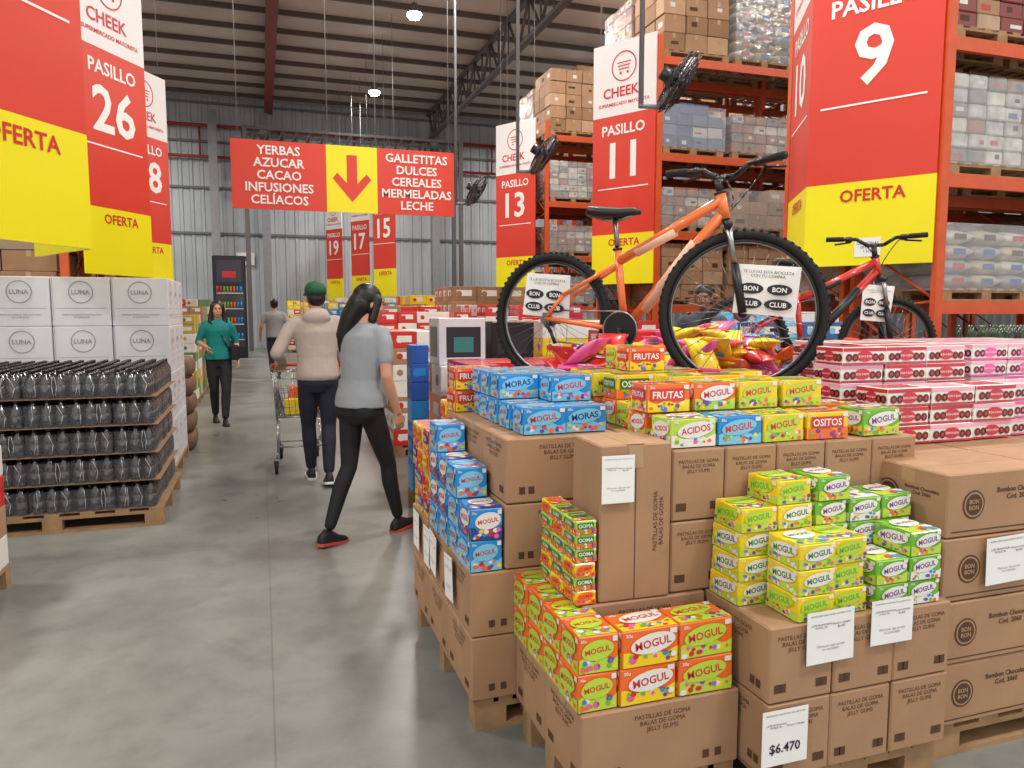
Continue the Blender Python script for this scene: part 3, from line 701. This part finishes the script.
# ---------------- left stacks
GL=M('bottle_dark',(24,22,24),.12,coat=.6,spec=.7,var=.3,scale=20); LB=M('bottle_label',(52,52,56),.3,var=.6,scale=40); LB2=M('bottle_label2',(96,92,88),.3,var=.4,scale=40); CP=M('bottle_cap',(18,18,20),.3)
def bottlepack(q):
    mb=MB(); r=.041
    for i in range(3):
        for j in range(2):
            x=.043+i*.085;y=.043+j*.085
            mb.eloft([(x,y,.002,r*.9,r*.9),(x,y,.01,r,r),(x,y,.115,r,r),(x,y,.135,r*.85,r*.85),(x,y,.16,.018,.018),(x,y,.175,.016,.016)],GL,n=12)
            mb.cyl((x,y,.172),(x,y,.192),.018,CP,n=10); mb.eloft([(x,y,.035,r+.001,r+.001),(x,y,.09,r+.001,r+.001)],LB,n=12)
            if j==0: mb.disc((x,y-r-.0015,.065),R_,Z,.014,.018,LB2,10)
            if i==0: mb.disc((x-r-.0015,y,.065),(0,-1,0),Z,.014,.018,LB2,10)
    rn=random.Random(q)
    mb.bx(-.001,.257,-.001,.172,0,.15,FILM)
    for k in range(3):
        a=rn.uniform(.02,.22); mb.path([(a,-.003,.02),(a+rn.uniform(-.02,.02),-.004,.08),(a+rn.uniform(-.02,.02),-.001,.15)],.0011,WHITE,4)  # thin white strands stand in for glints on the film, highlights put in as colour
    return mb.mesh('bottle_pack')
bps=[bottlepack(q) for q in range(3)]; e=empty('bottle_pallet_stack',(-2.08,5.7,0)); pallet(0,1.38,0,1.2,.13,e,'pallet')
for k in range(5):
    z=.135+k*.196
    sh=MB(); sh.bx(.01,1.37,.01,1.19,z-.006,z-.001,CARD2); sh.build('sheet',parent=e)
    for i in range(5):
        for j in range(7):
            if 0<i<4 and 1<j<5 and k<4: continue
            inst(bps[(i+j+k)%3],'pack',(.03+i*.265+random.uniform(-.006,.006),.005+j*.171,z),0,e)
e=empty('white_carton_stack',(-2.12,7.2,0)); pallet(0,1.36,0,1.2,.13,e,'pallet')
wb=MB(); WC=M('white_carton',(214,214,218),.5,var=.03); LG=M('logo_grey',(140,142,152),.5)
wb.rb(.003,.447,.003,.397,.003,.417,WC,.006)
for (c,r) in (((.225,0,.24),(1,0,0)),((.45,.2,.24),(0,1,0))):
    c=Vector(c);r=Vector(r);n=r.cross(Z)
    for k in range(24):
        a0=2*math.pi*k/24; wb.quad(c+n*.001+Z*.05+r*.09*math.cos(a0)+Z*.09*math.sin(a0),r*math.cos(a0)+Z*math.sin(a0),-r*math.sin(a0)+Z*math.cos(a0),.007,.025,LG)
    wb.txt('LUNA',c+n*.001+Z*.05,r,Z,.05,LG,.14); wb.txt('PREMIUM DERMO PROTECCION\n24 UNIDADES',c-Z*.15+n*.001,r,Z,.035,LG,.33,False)
    wb.quad(c+n*.0008-Z*.085,r,Z,.38,.003,LG); wb.quad(c+n*.0008-r*.21,r,Z,.003,.38,LG)
wbm=wb.mesh('white_carton')
for k in range(4):
    for i in range(3):
        for j in range(3): inst(wbm,'carton',(i*.452,j*.4,.13+k*.415),0,e)
mb=MB(); BRN=M('brown_quilt',(112,84,66),.85,var=.25,scale=10,bump=.3,bs=12)
for k in range(5):
    rings=[[Vector((.35+(.35-q)*math.copysign(abs(math.cos(t))**.45,math.cos(t)),.4+(.4-q)*math.copysign(abs(math.sin(t))**.45,math.sin(t)),k*.2+zz)) for t in [2*math.pi*m/28 for m in range(28)]] for zz,q in ((.0,.05),(.03,.01),(.1,0),(.17,.01),(.2,.05))]
    mb.loft(rings,BRN)
mb.build('brown_sack_stack',(-1.42,8.6,0))
def prod(x0,x1,y0,y1,top,cols,bw,bd,bh,name='product_pallet',white=True,seed=1):
    rn=random.Random(seed); mb=MB(); mb_p(mb,x0,x1,y0,y1,0,.12)
    nx=max(1,int((x1-x0)/bw));ny=max(1,int((y1-y0)/bd));nz=max(1,int((top-.12)/bh))
    bw=(x1-x0)/nx;bd=(y1-y0)/ny;bh=(top-.12)/nz
    for k in range(nz):
        for i in range(nx):
            for j in range(ny):
                if k<nz-1 and 0<i<nx-1 and 0<j<ny-1: continue
                if k==nz-1 and rn.random()<.2: continue
                m=cols[(k+i//2+rn.randint(0,1))%len(cols)]
                a,b_,c_=x0+i*bw,y0+j*bd,.12+k*bh; q=rn.uniform(0,.01)
                mb.rb(a+.003,a+bw-.003,b_+.003+q,b_+bd-.003,c_+.001,c_+bh-.001,m,.004)
                lc=PW if white else cols[(k+1)%len(cols)]
                if j==0: mb.quad((a+bw/2,b_+.002+q,c_+bh*.55),R_,Z,bw*.6,bh*.4,lc); mb.disc((a+bw*.3,b_+.0015+q,c_+bh*.5),R_,Z,bh*.2,bh*.2,cols[(k+1)%len(cols)],10)
                if i==0: mb.quad((a+.002,b_+bd/2,c_+bh*.55),(0,-1,0),Z,bd*.6,bh*.4,lc); mb.disc((a+.0015,b_+bd*.4,c_+bh*.5),(0,-1,0),Z,bh*.2,bh*.2,cols[(k+1)%len(cols)],10)
    return mb.build(name)
MG=M('muted_green',(96,132,80),.5);MY=M('muted_yellow',(190,164,70),.5)
prod(-2.5,-1.36,3.5,4.7,.78,[PR_,PW,CARD],.3,.3,.16,seed=3)
prod(1.3,2.1,4.75,5.45,1.15,[PR_,DK,PR_],.2,.2,.1,seed=4)
prod(1.06,1.2,5.6,5.8,1.25,[BP,PB],.14,.2,.14,'blue_package_stack',False,5)
prod(1.3,2.4,5.65,6.7,1.08,[PW,CARD,PO],.3,.3,.2,seed=6)
prod(2.6,3.5,4.9,5.8,1.35,[PP,PR_,PW],.25,.25,.12,seed=7)
prod(3.6,4.5,4.9,5.6,1.42,[M('print_navy',(60,90,150),.4),PLB],.22,.2,.14,seed=8)
prod(4.5,5.3,5.9,6.9,1.5,[PW,PB,PLB],.22,.2,.14,seed=9)
prod(1.25,2.5,7.6,8.8,1.3,[PR_,PW,CARD],.25,.25,.16,seed=10)
prod(2.8,4.2,7.4,8.8,1.4,[PR_,PW,PY],.25,.25,.16,seed=11)
prod(1.5,2.8,10.2,11.6,1.5,[PR_,PW,PR_],.22,.22,.15,seed=12)
prod(3.0,4.5,10.2,11.6,1.6,[PR_,DK,PW],.22,.22,.15,seed=13)
prod(1.6,3.0,13,14.4,1.6,[CARD,PR_,PW],.3,.3,.2,seed=14)
prod(3.2,4.6,13,14.4,1.95,[CARD,CARD2],.4,.35,.25,seed=15)
prod(1.4,2.9,17,19,1.7,[PW,PR_,PB,PY],.2,.2,.14,seed=16)
prod(3.4,4.6,18,20,1.9,[CARD,PY,PR_],.3,.3,.2,seed=17)
for i,(y,c) in enumerate(((12.8,[MG,MY,PW]),(14.6,[CARD,MG]),(16.4,[PW,MG,PR_]),(18.2,[CARD,MY,MG]),(20.4,[PO,MY,PR_]),(22.6,[MY,MG,PW]))):
    prod(-2.1,-1.0,y,y+1.3,1.45+.15*(i%3),c,.2,.2,.14,seed=20+i)
prod(1.2,2.4,23,25,1.8,[PR_,PY,PW],.2,.2,.15,seed=31); prod(2.6,5,28,29,2.0,[PY,PR_,PG,PW],.2,.2,.15,seed=32)
prod(.9,2.3,28.6,29.6,1.9,[PW,PY,PR_],.2,.2,.15,seed=33)
mb=MB(); DC=M('cooler_dark',(36,38,48),.3)
mb.rb(0,1.0,0,.8,0,3.3,DC,.03); mb.quad((.5,-.004,1.3),R_,Z,.85,1.9,M('cooler_glass',(60,66,80),.08)); mb.quad((.5,-.005,2.8),R_,Z,.75,.7,M('cooler_panel',(60,64,78),.3)); mb.quad((.5,-.006,2.7),R_,Z,.4,.2,PR_)
for z in (.6,1.1,1.6,2.1):
    mb.quad((.5,-.008,z),R_,Z,.8,.03,WHITE)
    for k in range(8): mb.cyl((.14+k*.1,-.01,z+.02),(.14+k*.1,-.01,z+.22),.03,[PR_,PG,PO,PB][(k//2)%4],n=8)
mb.build('drinks_cooler',(-1.45,26,0))
mb=MB(); mb.rb(0,.38,0,.36,0,.37,WC,.006); mb.quad((.2,-.002,.18),R_,Z,.28,.24,DINK); mb.quad((.2,-.003,.16),R_,Z,.16,.12,M('screen_teal',(60,130,130),.3)); mb.quad((-.002,.18,.18),(0,-1,0),Z,.25,.24,GREY); mb.build('appliance_box',(1.31,5.75,1.081))
mb=MB(); mb.rb(0,.36,0,.36,0,.34,BLK,.006); mb.quad((.18,-.002,.16),R_,Z,.26,.16,DINK); mb.build('appliance_box',(1.74,5.75,1.081))
mb=MB(); BG=M('green_bottle',(24,56,30),.15,coat=.5)
mb_p(mb,0,2.6,0,.9,0,.12); mb.rb(0,2.6,0,.9,.12,1.1,CARD2,.01)
for i in range(22):
    for j in range(4):
        x=.06+i*.115;y=.06+j*.12
        mb.eloft([(x,y,1.1,.04,.04),(x,y,1.27,.04,.04),(x,y,1.33,.015,.015),(x,y,1.39,.014,.014)],[BG,GL,BG][(i//3)%3],n=10); mb.eloft([(x,y,1.15,.041,.041),(x,y,1.23,.041,.041)],[PY,PW,PR_][(i//4)%3],n=10)
mb.build('bottle_display',(5.4,4.3,0))
mb=MB()
for (x,z,w_,h_) in ((-4.4,3.2,.8,.5),(-.9,3.4,.7,.5)): mb.bx(x,x+w_,32.8,32.84,z,z+h_,WHITE); mb.quad((x+w_/2,32.79,z+h_/2),R_,Z,w_*.6,h_*.4,DINK)
mb.build('wall_notice')

# ---------------- shopping cart
def cart(x,y):
    mb=MB(); wr=.0045; CR=M('chrome_wire',(175,178,182),.25,1)
    def P(u,v,t):
        w0=.2+(.07*t)-.05*u; L=.12+.78*u
        return Vector((v*w0,L if t<1 else L+(.03 if u>.5 else -.02),.52+t*(.45-.08*u)))
    for t in (0,.2,.4,.6,.8,1):
        r=wr*1.8 if t in (0,1) else wr*.8
        mb.path([P(0,-1,t),P(1,-1,t),P(1,1,t),P(0,1,t),P(0,-1,t)],r,CR,5)
    for i in range(15):
        u=i/14
        for v in (-1,1): mb.path([P(u,v,0),P(u,v,1)],wr*.7,CR,4)
        mb.path([P(u,-1,0),P(u,1,0)],wr*.7,CR,4)
    for i in range(9):
        v=-1+i/4
        for u in (0,1): mb.path([P(u,v,0),P(u,v,1)],wr*.7,CR,4)
        mb.path([P(0,v,0),P(1,v,0)],wr*.7,CR,4)
    for v in (-1,1):
        mb.path([(v*.26,-.02,1.02),(v*.25,.08,.95),(v*.22,.14,.5),(v*.22,.05,.2),(v*.24,.08,.13)],.011,CR,8)
        mb.path([(v*.22,.05,.2),(v*.2,.75,.22),(v*.18,.86,.13)],.011,CR,8); mb.path([(v*.2,.5,.22),(v*.19,.8,.52)],.009,CR,8)
        for (a,b_) in ((v*.24,.08),(v*.18,.86)):
            mb.cyl((a-.014,b_,.06),(a+.014,b_,.06),.06,RUB,n=18); mb.cyl((a-.018,b_,.06),(a+.018,b_,.06),.02,GREY,n=10)
            for s_ in (-.02,.02): mb.path([(a+s_,b_,.06),(a+s_,b_,.14)],.005,CR,5)
            mb.bx(a-.024,a+.024,b_-.02,b_+.02,.125,.145,CR)
    mb.cyl((-.26,-.02,1.02),(.26,-.02,1.02),.015,PR_,n=12)
    mb.path([(-.2,.3,.21),(.2,.3,.21)],.008,CR,6); mb.path([(-.2,.6,.215),(.2,.6,.215)],.008,CR,6)
    for (a,b_,c_,s_,m) in ((-.15,.2,.53,.14,PY),(.0,.25,.53,.13,PW),(-.1,.42,.53,.16,CARD),(.06,.45,.53,.12,PO),(-.04,.62,.53,.14,PB),(-.1,.3,.66,.12,PO)): mb.rb(a,a+s_,b_,b_+s_*.9,c_,c_+s_*1.1,m,.01)
    mb.build('shopping_cart',(x,y,0))
cart(.33,7.12)

# ---------------- people
SK=M('skin',(196,146,118),.55,var=.04); SKD=M('skin_dark',(140,96,74),.55,var=.04)
HR=M('hair_black',(20,15,15),.4,var=.3,scale=40,bump=.12,bs=150)
LIP=M('lips',(160,84,78),.5); EW=M('eye_white',(214,210,204),.3); EI=M('iris',(34,22,18),.2)
def hand(mb,wr,dr,pn,side,curl,s,mat):
    wr=Vector(wr);d=Vector(dr).normalized();n=Vector(pn);n=(n-d*n.dot(d)).normalized();t=d.cross(n)*side
    L=[.072,.08,.074,.058]
    for i in range(4):
        off=t*(.030-.020*i)*s
        k=wr+d*.085*s+off-n*.002; mb.cap(wr+off*.6+d*.005,.015*s,k,.0115*s,mat,10)
        p=k;ang=curl*.5;r=.0095*s*(.88 if i==3 else 1)
        for q,f in enumerate((.45,.3,.25)):
            dd=d*math.cos(ang)+n*math.sin(ang)+t*(.05-.035*i)
            p2=p+dd.normalized()*L[i]*f*s; mb.cap(p,r,p2,r*.92,mat,8); p=p2;r*=.92;ang+=curl*(.9 if q==0 else .7)
    b0=wr+d*.02*s+t*.02*s; b1=b0+(d*.7+t*.6+n*.25).normalized()*.045*s; b2=b1+(d*.9+t*.25+n*.35).normalized()*.032*s; b3=b2+(d*.9+n*.4).normalized()*.024*s
    mb.cap(b0,.015*s,b1,.012*s,mat,8); mb.cap(b1,.011*s,b2,.010*s,mat,8); mb.cap(b2,.010*s,b3,.0085*s,mat,8)
def person(name,x,y,bearing,H,o):
    s=H/1.7; out=MB(); V=lambda p: Vector(p)*s
    p=o['pose']; fem=o.get('fem',False); lean=p.get('lean',0); skin=o.get('skin',SK); vx=o.get('vox',.01)
    shx=.165 if fem else .185
    def SH(sd): return V((shx*sd,lean,1.385))
    shL,shR=SH(-1),SH(1)
    loose=o.get('loose',1.0); m=MB()
    hw=.165 if fem else .16
    m.eloft([V((0,0,.79)).to_tuple()+(.13*s,.09*s),V((0,-.01,.86)).to_tuple()+(hw*s,.118*s),V((0,-.008,.93)).to_tuple()+(hw*s,.118*s),V((0,0,1.02)).to_tuple()+(.14*s,.10*s)],None)
    for sd,K,A in ((-1,'kL','aL'),(1,'kR','aR')):
        hp=V((.085*sd,0,.88)); kn=V(p[K]); an=V(p[A])
        if fem: m.ell(hp+V((0,-.045,.0)),.085*s,.085*s,.09*s,None)
        m.cap(hp,.088*s,hp.lerp(kn,.5),.074*s*loose,None); m.cap(hp.lerp(kn,.5),.074*s*loose,kn,.056*s*loose,None)
        cf=kn.lerp(an,.3)+Vector((0,-.015*s,0)); m.cap(kn,.056*s*loose,cf,.056*s*loose,None); m.cap(cf,.056*s*loose,an+(kn-an)*.12,.04*s*(loose**1.6),None)
    v,f=remesh(m,vx,5); out.add(v,f,o['pants'],True)
    m=MB(); hem=o.get('hem',.90); tl=o.get('tloose',1.0)
    wx=(.135 if fem else .15)*tl; cx=(.155 if fem else .175)*tl
    def sec(z,rx,ry,yo=0):
        fr=max(0,(z-.95)/.45); return (0,(lean*fr+yo)*s,z*s,rx*s,ry*s)
    secs=[sec(hem,(hw+.012)*max(1,tl*.97),.13*tl),sec(.98,(hw+.002)*tl,.122*tl),sec(1.08,wx,.108*tl),sec(1.2,wx+.012,.112*tl),sec(1.3,cx,.12*tl,.008 if fem else 0),sec(1.37,cx-.004,.105*tl),sec(1.42,cx-.035,.082),sec(1.448,.08,.065),sec(1.458,.064,.058)]
    m.eloft(secs,None,n=24)
    sl=o['sleeve']
    arms=((-1,shL,V(p['eL']),V(p['wL'])),(1,shR,V(p['eR']),V(p['wR'])))
    for sd,sh,el,wrp in arms:
        ins=sh+Vector((-sd*.03*s,0,-.01*s)); st=1.18 if sl=='long' else 1.1
        m.cap(ins,.058*s*tl,sh.lerp(el,.25),.052*s*st,None)
        if sl=='short': m.cap(sh.lerp(el,.25),.052*s*st,sh.lerp(el,.62),.047*s*st,None)
        elif sl=='elbow': m.cap(sh.lerp(el,.25),.052*s*st,el,.044*s*st,None)
        else: m.cap(sh.lerp(el,.25),.052*s*st,el,.046*s*st,None); m.cap(el,.046*s*st,el.lerp(wrp,.95),.034*s*st,None)
    if o.get('hood'):
        m.ell(V((0,lean-.085,1.42)),.12*s,.055*s,.07*s,None); m.ell(V((0,lean-.05,1.465)),.1*s,.07*s,.035*s,None)
        m.eloft([sec(hem-.03,hw*tl*.98,.122*tl),sec(hem+.03,hw*tl*.98,.122*tl)],None)
    v,f=remesh(m,vx,5); out.add(v,f,o['top'],True)
    for sd,sh,el,wrp in arms:
        m=MB(); 
        if sl!='long':
            m.cap(sh.lerp(el,.4),.043*s,el,.037*s,None); mid=el.lerp(wrp,.3); m.cap(el,.037*s,mid,.038*s,None); m.cap(mid,.038*s,wrp,.026*s,None)
        else: m.cap(el.lerp(wrp,.85),.028*s,wrp,.026*s,None)
        hd=o.get('hands',{}); hdir,hn,cu=hd.get('L' if sd<0 else 'R',((wrp-el).normalized()*.7+Vector((0,.05,-.5)),Vector((-sd,0.25,0)),.55))
        d_=Vector(hdir).normalized(); t_=d_.cross(Vector(hn)); want=hd.get('thumb',Vector((0,1,0)))
        hand(m,wrp,hdir,hn,1 if t_.dot(want)>0 else -1,cu,s*(.92 if fem else 1),None)
        v,f=remesh(m,.0042 if vx<.012 else .006,2); out.add(v,f,skin,True)
    hc=V((0+p.get('hx',0),lean+.015+p.get('hy',0),1.585)); 
    R=Matrix.Translation(hc)@Matrix.Rotation(p.get('yaw',0),4,'Z')@Matrix.Rotation(p.get('pitch',0),4,'X')@Matrix.Scale(s,4)
    m=MB(); m.cap(V((0,lean-.01,1.42)),.056*s,hc+Vector((0,-.012*s,-.07*s)),.05*s,None)
    m.ell((0,-.008,.02),.073,.092,.096,None,20,R); m.ell((0,.02,-.03),.06,.07,.083,None,20,R); m.ell((0,.038,-.078),.04,.042,.034,None,16,R)
    m.cap((0,.088,.012),.008,(0,.101,-.024),.011,None,10,R)
    for a in (-1,1): m.ell((.074*a,-.002,-.012),.010,.02,.03,None,10,R); m.ell((.035*a,.06,-.03),.02,.022,.018,None,10,R)
    m.ell((0,.086,-.062),.022,.01,.012,None,10,R); m.ell((0,.07,.032),.045,.02,.012,None,10,R)
    v,f=remesh(m,.0055,2); out.add(v,f,skin,True)
    for a in (-1,1):
        out.ell((.028*a,.0795,.003),.0125,.0065,.0058,EW,12,R); out.ell((.028*a,.0845,.003),.0052,.003,.0052,EI,10,R)
        out.cap((.016*a,.0835,.009),.0024,(.040*a,.0795,.008),.0022,HR,8,R)
        out.cap((.014*a,.088,.023),.003,(.042*a,.08,.025),.0026,HR,8,R)
    out.ell((0,.096,-.058),.020,.005,.0042,LIP,12,R); out.ell((0,.095,-.065),.016,.0055,.0048,LIP,12,R)
    m=MB(); hs=o['hair']
    if hs in('pony','loose'):
        m.ell((0,-.022,.034),.087,.1,.096,None,20,R); m.ell((0,-.05,-.02),.082,.07,.09,None,20,R)
        if hs=='pony':
            m.cap((0,-.06,-.02),.082,(-.03,-.09,-.12),.074,None,14,R); m.cap((-.03,-.09,-.12),.074,(-.06,-.105,-.24),.055,None,14,R); m.cap((-.06,-.105,-.24),.055,(-.07,-.1,-.34),.022,None,12,R)
            for a in (-1,1): m.cap((.07*a,.03,.03),.03,(.076*a,.015,-.11),.03,None,10,R)
        else:
            for a in (-1,1):
                m.cap((.065*a,.03,.06),.025,(.083*a,.012,-.06),.03,None,12,R); m.cap((.083*a,.012,-.06),.03,(.1*a,.02,-.2),.035,None,12,R); m.cap((.1*a,.02,-.2),.035,(.085*a,.05,-.32),.02,None,12,R)
            m.cap((0,-.08,-.05),.07,(0,-.1,-.24),.05,None,12,R)
    else:
        m.ell((0,-.018,.034),.081,.098,.092,None,20,R); m.ell((0,-.04,-.01),.078,.07,.07,None,20,R)
    v,f=remesh(m,.007,2); out.add(v,f,HR,True)
    if hs=='cap':
        g=o['cap']; m=MB(); m.eloft([(0,-.018,.025,.09,.106),(0,-.018,.07,.09,.106),(0,-.018,.105,.078,.09),(0,-.018,.13,.05,.06),(0,-.018,.138,.01,.012)],None,24,R)
        out.add(m.v,m.f,g,True)
        rr=[]
        for k in range(13):
            a=math.pi*k/12; rr.append((.085*math.cos(a),.07+.085*math.sin(a),.03))
        vs=[R@Vector(q) for q in rr]+[R@(Vector(q)+Vector((0,0,.008))) for q in rr]
        out.add(vs,[tuple(range(13))[::-1],tuple(range(13,26))]+[(i,i+1,14+i,13+i) for i in range(12)],g)
        out.ell((0,-.018,.14),.008,.008,.005,g,8,R)
    for A,pt,fy in (('aL',p.get('fpL',0),p.get('fyL',0)),('aR',p.get('fpR',0),p.get('fyR',0))):
        an=V(p[A]); F=Matrix.Translation(an)@Matrix.Rotation(fy,4,'Z')@Matrix.Rotation(pt,4,'X')@Matrix.Translation(Vector((0,0,-.08*s)))@Matrix.Scale(s*(.93 if fem else 1.02),4)
        prof=((-.078,.02,.05),(-.07,.034,.085),(-.03,.038,.115),(.02,.039,.105),(.06,.043,.078),(.12,.047,.06),(.165,.042,.05),(.19,.025,.038),(.198,.008,.028))
        n=14; rings=[];r2=[]
        for (yy,wx_,hz) in prof:
            rings.append([F@Vector((wx_*math.cos(t)*(1 if math.sin(t)<0 else .92),yy,.014+(hz-.014)*max(0,math.sin(t))**.8+(-.0 if math.sin(t)>=0 else -.006))) for t in [2*math.pi*q/n for q in range(n)]])
            r2.append([F@Vector((px*(wx_+.004),yy*1.02,pz)) for px,pz in ((-1,0),(1,0),(1,.02),(-1,.02))])
        out.loft(rings,o['shoe']); out.loft(r2,o['sole'],False)
        for q in range(4): out.cyl(F@Vector((-.02,.03+q*.018,.098-q*.009)),F@Vector((.02,.03+q*.018,.098-q*.009)),.003*s,o['sole'],n=5)
    if o.get('bag'): 
        out.path([V((-.14,.1+lean,1.02)),V((-.05,.13,1.2)),V((.1,.09,1.42))],.01,BLK,6); out.rb(-.26*s,-.14*s,-.02,.16,.86,1.06,BLK,.02)
    out.build(name,(x,y,0),-bearing)
TG=M('tee_grey',(150,154,160),.85,var=.06,bump=.35,bs=9); LEG=M('leggings_black',(26,26,30),.8,bump=.25,bs=12); SHB=M('shoe_black',(30,28,30),.6); SOLR=M('sole_red',(206,80,70),.6); SOLW=M('sole_white',(220,220,220),.6)
HOOD=M('hoodie_taupe',(180,165,155),.9,var=.06,bump=.5,bs=8); NAVY=M('pants_navy',(34,36,52),.85,bump=.4,bs=9); CAPG=M('cap_green',(34,92,62),.8)
TEAL=M('blouse_teal',(0,122,118),.8,bump=.4,bs=9)
person('woman_walking',.60,4.93,math.radians(50),1.67,dict(fem=True,top=TG,sleeve='short',pants=LEG,shoe=SHB,sole=SOLR,hair='pony',tloose=1.14,hem=.90,
  pose=dict(aL=(-.08,-.25,.09),aR=(.08,.27,.08),kL=(-.08,-.04,.49),kR=(.08,.17,.49),fpL=-.12,fpR=.08,lean=.05,hy=.03,yaw=-.45,pitch=-.22,
  eL=(-.21,.08,1.12),wL=(-.19,.25,.95),eR=(.225,.0,1.11),wR=(.235,.09,.87))))
person('man_pushing_cart',.45,6.70,math.radians(0),1.74,dict(top=HOOD,sleeve='long',hood=True,pants=NAVY,shoe=SHB,sole=SOLW,hair='cap',cap=CAPG,tloose=1.1,loose=1.12,hem=.92,
  hands={'L':(Vector((0,.6,-.25)),Vector((0,.1,-1)),1.1),'R':(Vector((0,.6,-.25)),Vector((0,.1,-1)),1.1),'thumb':Vector((-1,0,-1))},
  pose=dict(aL=(-.06,.2,.08),aR=(.06,-.16,.10),kL=(-.08,.13,.48),kR=(.08,.01,.49),fpR=-.2,lean=.06,hy=.02,yaw=.15,pitch=-.1,
  eL=(-.33,-.0,1.12),wL=(-.28,.29,1.03),eR=(.26,.04,1.12),wR=(.08,.29,1.03))))
person('woman_in_teal_blouse',-.56,10.75,math.radians(172),1.64,dict(fem=True,top=TEAL,sleeve='elbow',pants=LEG,shoe=SHB,sole=SHB,hair='loose',tloose=1.1,loose=1.15,hem=.9,bag=True,
  pose=dict(aL=(-.04,.2,.08),aR=(.05,-.2,.10),kL=(-.07,.13,.48),kR=(.07,-.02,.49),fpR=-.2,lean=.01,
  eL=(-.235,-.02,1.13),wL=(-.24,.1,.9),eR=(.25,-.03,1.14),wR=(.17,.2,1.08))))
person('man_walking_away',.27,17.3,math.radians(-5),1.78,dict(top=TG,sleeve='short',pants=NAVY,shoe=SHB,sole=SOLW,hair='short',tloose=1.1,loose=1.1,vox=.014,
  pose=dict(aL=(-.08,-.15,.09),aR=(.08,.18,.08),kL=(-.09,-.02,.49),kR=(.08,.13,.48),lean=.02,
  eL=(-.27,.02,1.13),wL=(-.28,.16,.92),eR=(.26,-.08,1.13),wR=(.27,-.02,.88))))
person('man_behind_display',3.97,6.2,math.radians(215),1.75,dict(top=M('shirt_slate',(70,76,88),.85),sleeve='elbow',pants=NAVY,shoe=SHB,sole=SOLW,hair='short',skin=SKD,
  pose=dict(aL=(-.1,0,.08),aR=(.1,0,.08),kL=(-.09,.03,.49),kR=(.09,.03,.49),lean=.03,pitch=-.15,
  eL=(-.25,-.02,1.13),wL=(-.17,.22,1.05),eR=(.25,-.02,1.13),wR=(.17,.22,1.05))))
mb=MB(); mb.bx(0,.05,0,.02,.0005,.003,PB); mb.build('paper_scrap',(.74,1.95,0),.4)

cam=bpy.data.cameras.new('camera'); co=bpy.data.objects.new('camera',cam); COL.objects.link(co)
cam.sensor_width=36; cam.lens=750/1024*36; cam.clip_end=200; cam.clip_start=.05
co.location=(0,0,1.5); co.rotation_euler=(math.radians(90-5.5),0,math.radians(-18.4))
S.camera=co
